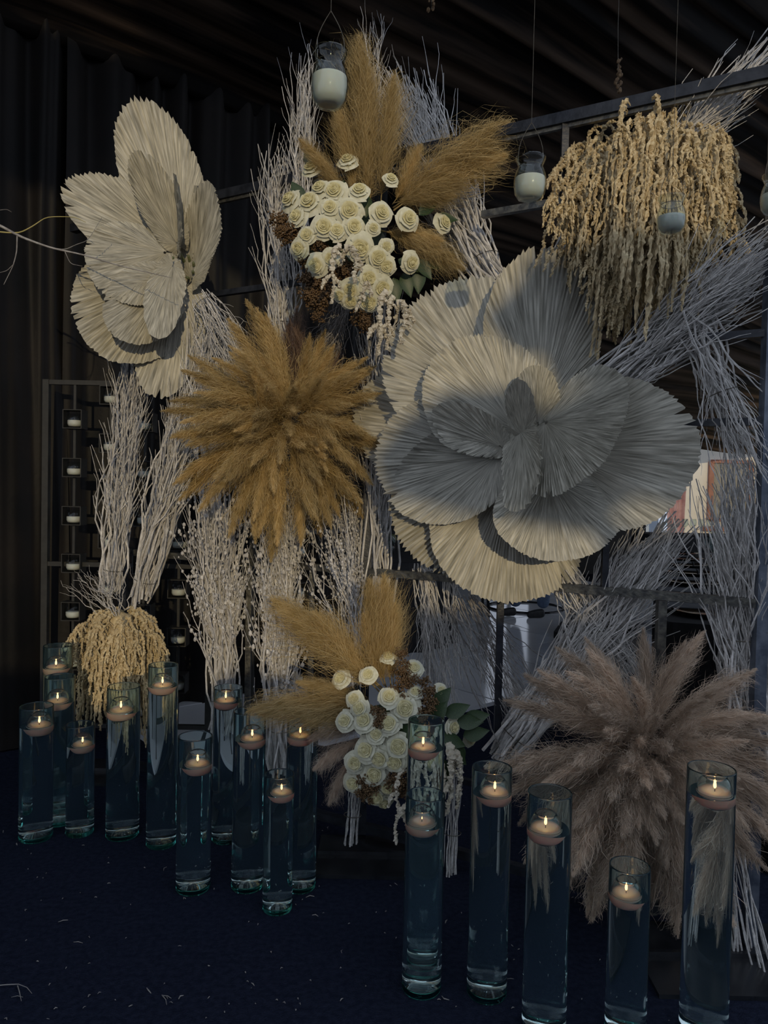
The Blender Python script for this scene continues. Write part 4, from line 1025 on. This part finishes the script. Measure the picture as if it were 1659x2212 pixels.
# strings with dried flowers hanging from the roof
def garland(px, y0, y1, Y, label):
    a_ = at(px, y0, Y); b_ = at(px, y1, Y); zt = roof_z(b_.x, b_.y)
    r = thing('hanging_garland', b_, label, 'garland')
    mb = MB(); mb.tube([(b_.x, b_.y, b_.z), (a_.x, b_.y, a_.z), (a_.x, b_.y, zt - .02)], .001, 4); V, F = mb.out(); wmesh('string', V, F, r, M_WIRE)
    mb = MB()
    for k in range(26):
        c = b_ + Vector((rnd.uniform(-.012, .012), rnd.uniform(-.012, .012), rnd.uniform(0, .14))); s = rnd.uniform(.004, .009)
        mb.add(ICOV * np.array([s, s * .5, s * 1.4]) + np.array(c), ICOF)
    V, F = mb.out(); o = wmesh('dried_petals', V, F, r, M_SEED)
garland(1335, 60, 200, 3.0, 'string of small dried petals hanging from the roof above the amaranth')
garland(932, -60, 20, 3.0, 'string end of dried petals at the top edge above the pampas')

# ------------------------------------------------------------------ hall behind: tables, glassware, chairs, person, house outside
def glassware(p, s, label, group, tall=1.0):
    prof = [(0, 0), (.035, 0), (.034, .003), (.005, .008), (.004, .075 * tall), (.012, .085 * tall), (.036, .115 * tall), (.040, .15 * tall), (.032, .19 * tall), (.031, .19 * tall), (.038, .15 * tall), (.034, .116 * tall), (.0, .088 * tall)]
    V, F = lathe([(a_ * s, b_ * s) for a_, b_ in prof], 16)
    return tag(obj('wine_glass', new_mesh('wine_glass', V, F, M_TGLASS, True), None, Matrix.Translation(p)), label, 'glass', group)
def box_thing(name, c, size, m, label, cat, rz=0, group=None, bevel=0.01):
    mb = MB(); mb.box((0, 0, size[2] / 2), size); V, F = mb.out()
    me = new_mesh(name, V, F, m)
    bm = bmesh.new(); bm.from_mesh(me); bmesh.ops.bevel(bm, geom=bm.edges[:], offset=bevel, segments=2, affect='EDGES'); bm.to_mesh(me); bm.free()
    return tag(obj(name, me, None, Matrix.Translation(c) @ Matrix.Rotation(rz, 4, 'Z')), label, cat, group)
# long table on the right, running away along the room
TZ = .76
ta = Vector((1.66, 3.16, 0)); tdir = Vector((.33, .94, 0)).normalized(); tn = Vector((tdir.y, -tdir.x, 0)); rz = math.atan2(tdir.y, tdir.x)
TW_, TL = .9, 4.6
tc_ = ta + tdir * TL / 2
tab = thing('dining_table', tc_, 'long dining table under a black cloth behind the iron frame', 'table')
MT = W[tab] @ Matrix.Rotation(rz, 4, 'Z')
mb = MB(); mb.box((0, 0, TZ - .02), (TL, TW_, .03)); V, F = mb.out(); obj('tabletop', new_mesh('tabletop', V, F, M_CLOTH), tab, MT)
n = 240; per = []
for i in range(n):
    u = i / n * (2 * TL + 2 * TW_)
    if u < TL: p = (-TL / 2 + u, -TW_ / 2); nn = (0, -1)
    elif u < TL + TW_: p = (TL / 2, -TW_ / 2 + u - TL); nn = (1, 0)
    elif u < 2 * TL + TW_: p = (TL / 2 - (u - TL - TW_), TW_ / 2); nn = (0, 1)
    else: p = (-TL / 2, TW_ / 2 - (u - 2 * TL - TW_)); nn = (-1, 0)
    per.append((p, nn))
V = []
for zz, am_ in ((TZ - .003, 0), (TZ - .05, .012), (.02, .035)):
    for i, (p, nn) in enumerate(per):
        k = .006 + am_ * (.6 + .4 * math.sin(i * .9)); V.append((p[0] + nn[0] * k, p[1] + nn[1] * k, zz))
F = [(r_ * n + i, r_ * n + (i + 1) % n, (r_ + 1) * n + (i + 1) % n, (r_ + 1) * n + i) for r_ in range(2) for i in range(n)]; F.append(tuple(range(n)))
o = obj('tablecloth', new_mesh('tablecloth', V, F, M_CLOTH, False), None, MT); tag(o, 'black cloth hanging to the floor over the long dining table', 'tablecloth')
tp = lambda u, v, z=TZ: ta + tdir * u + tn * v + Vector((0, 0, z))
V, F = lathe([(0, .002), (.09, .002), (.14, .010), (.165, .018), (.165, .021), (.138, .014), (.09, .007), (0, .007)], 36); ME_PLT = new_mesh('dinner_plate', V, F, M_BLACKG, True)
NAPV = MB(); NAPV.box((0, 0, .004), (.17, .26, .004)); NAPV.box((0, -.145, -.08), (.17, .006, .17)); nV, nF = NAPV.out(); ME_NAP = new_mesh('napkin', nV, nF, M_NAP)
ORD2 = ['nearest', 'second', 'third', 'fourth', 'fifth', 'sixth', 'seventh']
k = 0
for i, u in enumerate((.28, .92, 1.56, 2.2, 2.84, 3.48, 4.12)):
    p = tp(u, -.26); tag(obj('dinner_plate', ME_PLT, None, Matrix.Translation(p)), '%s glossy black plate along the aisle side of the long table' % ORD2[i], 'plate', 'black plates on the long table')
    p = tp(u + .03, -.33, TZ + .005); tag(obj('napkin', ME_NAP, None, Matrix.Translation(p + Vector((0, 0, .022))) @ Matrix.Rotation(rz, 4, 'Z') @ Matrix.Translation((0, .02, 0))), '%s grey napkin draped over the aisle edge of the long table' % ORD2[i], 'napkin', 'grey napkins on the long table')
    for j, (du, dv) in enumerate(((-.05, -.02), (.08, .03))):
        glassware(tp(u + du, dv), 1.05, '%s stemmed glass behind the %s black plate' % (['shorter', 'taller'][j], ORD2[i]), 'stemmed glasses on the long table', [.9, 1.15][j])
V, F = lathe([(0, 0), (.055, 0), (.058, .004), (.058, .996), (.054, 1.0), (.053, .99), (.053, .02), (0, .02)], 24)
ME_TUBE = new_mesh('table_vase', V, F, M_TGLASS, True)
for i, (u, v, hh) in enumerate([(1.0, .22, .36), (1.22, .26, .46), (1.42, .20, .30), (2.3, .22, .46), (2.5, .25, .36), (3.2, .2, .4)]):
    o = obj('table_vase', ME_TUBE, None, Matrix.Translation(tp(u, v)) @ Matrix.Diagonal((1, 1, hh, 1)))
    tag(o, 'clear cylinder glass, %s along the middle of the long table' % ['nearest', 'second', 'third', 'fourth', 'fifth', 'sixth'][i], 'vase', 'glass cylinders on the long table')
# chairs along the aisle side of the table
def chair(p, rz_, label, group='black chairs in the hall'):
    r = thing('dining_chair', p, label, 'chair', group); M = W[r] @ Matrix.Rotation(rz_, 4, 'Z')
    mb = MB(); mb.box((0, 0, .45), (.40, .40, .04)); V, F = mb.out(); obj('seat', new_mesh('seat', V, F, M_CLOTH), r, M)
    mb = MB()
    for kx in (-.17, -.085, 0, .085, .17): mb.bar((kx, .19, .46), (kx, .235, .90), .018)
    mb.bar((-.19, .235, .90), (.19, .235, .90), .03); V, F = mb.out(); obj('backrest', new_mesh('backrest', V, F, M_BLACKG), r, M)
    for sx in (-1, 1):
        for sy in (-1, 1):
            mb = MB(); mb.bar((sx * .17, sy * .17, .44), (sx * .19, sy * .19, 0), .028); V, F = mb.out(); obj('leg', new_mesh('leg', V, F, M_BLACKG), r, M)
for i, u in enumerate((1.35, 2.1, 2.85, 3.6)):
    p = tp(u, -.86, 0); chair(p, rz - math.pi + 0, '%s black chair pulled up along the aisle side of the long table' % ORD2[i])
# round table on the left of the hall, seen under the palm flower
rc = floor_at(790, 1380); rc.z = 0
rt = thing('round_table', rc, 'round table with glassware under a black cloth beyond the dance floor edge', 'table')
V, F = lathe([(0, .74), (.74, .74), (.75, .73), (.75, .70), (.0, .70)], 40); obj('tabletop', new_mesh('tabletop', V, F, M_BLACKG, True), rt, W[rt])
V, F = lathe([(0, .70), (.05, .70), (.05, .05), (.32, .02), (.32, 0), (0, 0)], 20); obj('pedestal', new_mesh('pedestal', V, F, M_BLACKG, True), rt, W[rt])
V = []; n = 120
for zz, am_ in ((.742, 0), (.735, .758), (.02, .78)):
    for i in range(n):
        a_ = 2 * math.pi * i / n; k = (0.74 if am_ == 0 else am_) + (.03 * math.sin(i * 1.05) if zz < .5 else 0); V.append((k * math.cos(a_), k * math.sin(a_), zz))
F = [(r_ * n + i, r_ * n + (i + 1) % n, (r_ + 1) * n + (i + 1) % n, (r_ + 1) * n + i) for r_ in range(2) for i in range(n)]; F.append(tuple(range(n)))
tag(obj('tablecloth', new_mesh('tablecloth', V, F, M_CLOTH), None, W[rt]), 'black cloth falling to the floor over the round table', 'tablecloth')
for i in range(9):
    a_ = 2 * math.pi * i / 9 + .2; glassware(rc + Vector((.52 * math.cos(a_), .52 * math.sin(a_), .743)), 1.1, 'stemmed glass set round the edge of the round table', 'stemmed glasses on the round table')
cp = thing('table_centerpiece', rc + Vector((.15, -.1, .743)), 'small pale flower centrepiece on the round table', 'flowers')
V, F = lathe([(0, 0), (.07, 0), (.09, .06), (.08, .12), (.07, .12), (.06, .02), (0, .02)], 20); obj('bowl', new_mesh('bowl', V, F, M_TGLASS, True), cp, W[cp])
for i in range(10):
    d = Vector((rnd.uniform(-1, 1), rnd.uniform(-1, 1), rnd.uniform(.2, 1))).normalized(); p = W[cp].translation + Vector((0, 0, .1)) + d * .08
    cm, outer = rnd.choice(ROSES); M = frame_from(p, d, None, .04); o = obj('rose', cm, cp, M); o.data = cm
    for pm_ in outer: obj('petal', pm_, o, M)
for i, (px, py) in enumerate([(1010, 1330)]):
    p = floor_at(px, py); p.z = .0; chair(p, 1.6, 'black chair on the far side of the dance floor')
# round-based metal stand on the dance floor
p = floor_at(1135, 1318); ps = thing('flower_stand', p, 'thin black flower stand with a ring base on the far dance floor', 'stand')
ring = [(p.x + .42 * math.cos(a_), p.y + .42 * math.sin(a_), .034) for a_ in np.linspace(0, 2 * math.pi, 40)]
mb = MB(); mb.tube(ring, .012, 6); V, F = mb.out(); wmesh('ring_base', V, F, ps, M_BLACKG)
for sx in (-.42, .42):
    mb = MB(); mb.tube([(p.x + sx, p.y, .034), (p.x + sx * .5, p.y, 1.35)], .008, 6); V, F = mb.out(); wmesh('rod', V, F, ps, M_BLACKG)
# far table by the window
fp = floor_at(1480, 1262); 
ft = box_thing('serving_table', (fp.x + .3, fp.y, 0), (2.0, .8, .75), M_CLOTH, 'far black draped table below the bright window', 'table', 0)
for i in range(6):
    glassware(Vector((fp.x - .35 + .12 * i, fp.y - .2, .752)), 1.2, '%s stemmed glass on the far table, counted from the pink curtain' % ['first', 'second', 'third', 'fourth', 'fifth', 'sixth'][i], 'stemmed glasses on the far table')
box_thing('dining_chair', (fp.x + .75, fp.y - .6, .0), (.45, .08, .95), M_CLOTH, 'black padded chair back before the far table', 'chair', 0)
# bright house outside
hc = at(1530, 1080, 16.5)
fac = wall_plane('wall_right', (hc.x - .75, 16.6, 0), (hc.x + 6.0, 16.6, 0), -.01, 5.0, .2, M_FACADE)
fac2 = wall_plane('wall_side', (hc.x - 2.2, 17.6, 0), (hc.x - .7, 17.6, 0), -.01, 5.0, .2, M_BLUEW)
wn = obj('window_1', None, None, Matrix.Translation((hc.x + .45, 16.47, 1.0)), kind='structure')
x0, z0, ww, hh = hc.x + .45, at(1545, 1122, 16.47).z, .85, 1.25
mb = MB(); mb.box((x0, 16.485, z0 + hh / 2), (ww, .02, hh)); V, F = mb.out(); wmesh('pane', V, F, wn, M_PANE)
for a_, b_ in (((x0 - ww / 2, z0), (x0 - ww / 2, z0 + hh)), ((x0 + ww / 2, z0), (x0 + ww / 2, z0 + hh)), ((x0 - ww / 2, z0 + hh), (x0 + ww / 2, z0 + hh)), ((x0 - ww / 2, z0), (x0 + ww / 2, z0))):
    mb = MB(); mb.bar((a_[0], 16.46, a_[1]), (b_[0], 16.46, b_[1]), .10, .07); V, F = mb.out(); wmesh('window_frame', V, F, wn, M_REDW)
mb = MB(); mb.box((x0, 16.42, z0 - .2), (ww + .3, .16, .09)); V, F = mb.out(); wmesh('window_sill', V, F, wn, M_REDW)
pk = at(1468, 1100, 14.2)
tag(drape('pink_curtain', (pk.x - .25, 14.2, 0), (pk.x + .12, 14.25, 0), .01, 2.3, 81, 40, 10, .16, .05, M_PINK), 'pink curtain gathered beside the bright window', 'curtain')

# person on the dance floor, mostly behind the palm flower
pc = floor_at(1152, 1340); pc.z = .024
pr = thing('person', pc, 'person in pale blue jeans and dark trainers standing beyond the palm flower', 'person')
def skin(name, pts, edges, rad, m, root):
    me = bpy.data.meshes.new(name); me.from_pydata([tuple(p) for p in pts], edges, []); me.materials.append(m)
    o = obj(name, me, root, Matrix.Translation(W[root].translation))
    sk = o.modifiers.new('skin', 'SKIN'); ss = o.modifiers.new('sub', 'SUBSURF'); ss.levels = 1; ss.render_levels = 2
    for i, r_ in enumerate(rad):
        me.skin_vertices[0].data[i].radius = (r_, r_); me.skin_vertices[0].data[i].use_root = (i == 0)
    return o
body = [(0, 0, .93), (0, 0, 1.12), (0, -.01, 1.32), (0, 0, 1.43), (0, 0, 1.52), (.09, 0, .90), (.10, -.02, .50), (.10, .03, .10), (-.09, .02, .90), (-.14, .05, .50), (-.18, .10, .10), (.17, 0, 1.40), (.24, 0, 1.12), (.22, -.10, .90), (.21, -.16, .83), (-.17, 0, 1.40), (-.25, .02, 1.12), (-.25, -.05, .88), (-.25, -.08, .80), (0, -.01, 1.60), (0, -.015, 1.68)]
be = [(0, 1), (1, 2), (2, 3), (3, 4), (0, 5), (5, 6), (6, 7), (0, 8), (8, 9), (9, 10), (3, 11), (11, 12), (12, 13), (13, 14), (3, 15), (15, 16), (16, 17), (17, 18), (4, 19), (19, 20)]
bo = skin('body', body, be, [.14, .13, .145, .09, .055, .095, .066, .045, .095, .066, .045, .06, .042, .034, .03, .06, .042, .034, .03, .085, .09], M_SKIN, pr)
sh = skin('shirt', [(0, 0, .92), (0, 0, 1.12), (0, -.01, 1.32), (0, 0, 1.42), (.17, 0, 1.40), (.24, 0, 1.14), (-.17, 0, 1.40), (-.25, .02, 1.14)], [(0, 1), (1, 2), (2, 3), (3, 4), (4, 5), (3, 6), (6, 7)], [.16, .15, .165, .10, .078, .058, .078, .058], M_SHIRT, pr)
je = skin('jeans', [(0, 0, .95), (.09, 0, .88), (.10, -.02, .50), (.10, .03, .09), (-.09, .02, .88), (-.14, .05, .50), (-.18, .10, .09)], [(0, 1), (1, 2), (2, 3), (0, 4), (4, 5), (5, 6)], [.155, .115, .084, .068, .115, .084, .068], M_JEANS, pr)
for q in ((.10, .03), (-.18, .10)):
    shp = skin('shoe', [(q[0] + .02, q[1], .05), (q[0] - .08, q[1] - .02, .045), (q[0] - .17, q[1] - .04, .03)], [(0, 1), (1, 2)], [.052, .046, .034], M_SHOE, pr)
V, F = lathe([(0, 1.80), (.06, 1.785), (.095, 1.73), (.10, 1.66), (.085, 1.63)], 20); obj('hair', new_mesh('hair', V + np.array([0, .015, 0]), F, M_HAIR, True), pr, Matrix.Translation(W[pr].translation))

# ------------------------------------------------------------------ litter on the carpet
mb = MB()
r = np.random.default_rng(77)
for i in range(260):
    px, py = r.uniform(-40, 1500), r.uniform(1640, 2300)
    p = floor_at(px, py); a_ = r.uniform(0, 6.28); L = r.uniform(.002, .010) if r.random() < .8 else r.uniform(.012, .03); w = r.uniform(.0008, .002)
    d = Vector((math.cos(a_), math.sin(a_), 0)); mid = p + d * L / 2 + Vector((-d.y, d.x, 0)) * r.normal(0, .2) * L + Vector((0, 0, .004))
    mb.tube([(p.x, p.y, .002), mid[:], (p.x + d.x * L, p.y + d.y * L, .002)], [w * .6, w, w * .5], 4)
V, F = mb.out(); tag(obj('litter', new_mesh('litter', V, F, M_CHIP), kind='stuff'), 'tiny pale twig chips and fibres scattered over the navy carpet', 'litter', kind='stuff')
def floor_twig(pts, r0, label, extra=()):
    p = floor_at(*pts[0]); t = thing('fallen_twig', (p.x, p.y, 0), label, 'twig')
    for P_ in (pts, *extra):
        Q = np.array([floor_at(a_, b_)[:] for a_, b_ in P_]); Q[:, 2] = .003 + r0; Q[1:-1, 2] += .004
        V, F = tube(Q, np.linspace(r0, r0 * .4, len(Q)), 5); wmesh('twig', V, F, t, M_CHIP)
floor_twig([(-20, 2134), (15, 2134), (40, 2133), (58, 2140), (69, 2150)], .0016, 'thin broken twig lying on the carpet in the near corner', [[(38, 2133), (42, 2150), (46, 2166)]])
floor_twig([(350, 2153), (358, 2166), (360, 2174)], .0012, 'small bent twig scrap lying out on the open carpet', [[(352, 2154), (362, 2158), (370, 2160)]])
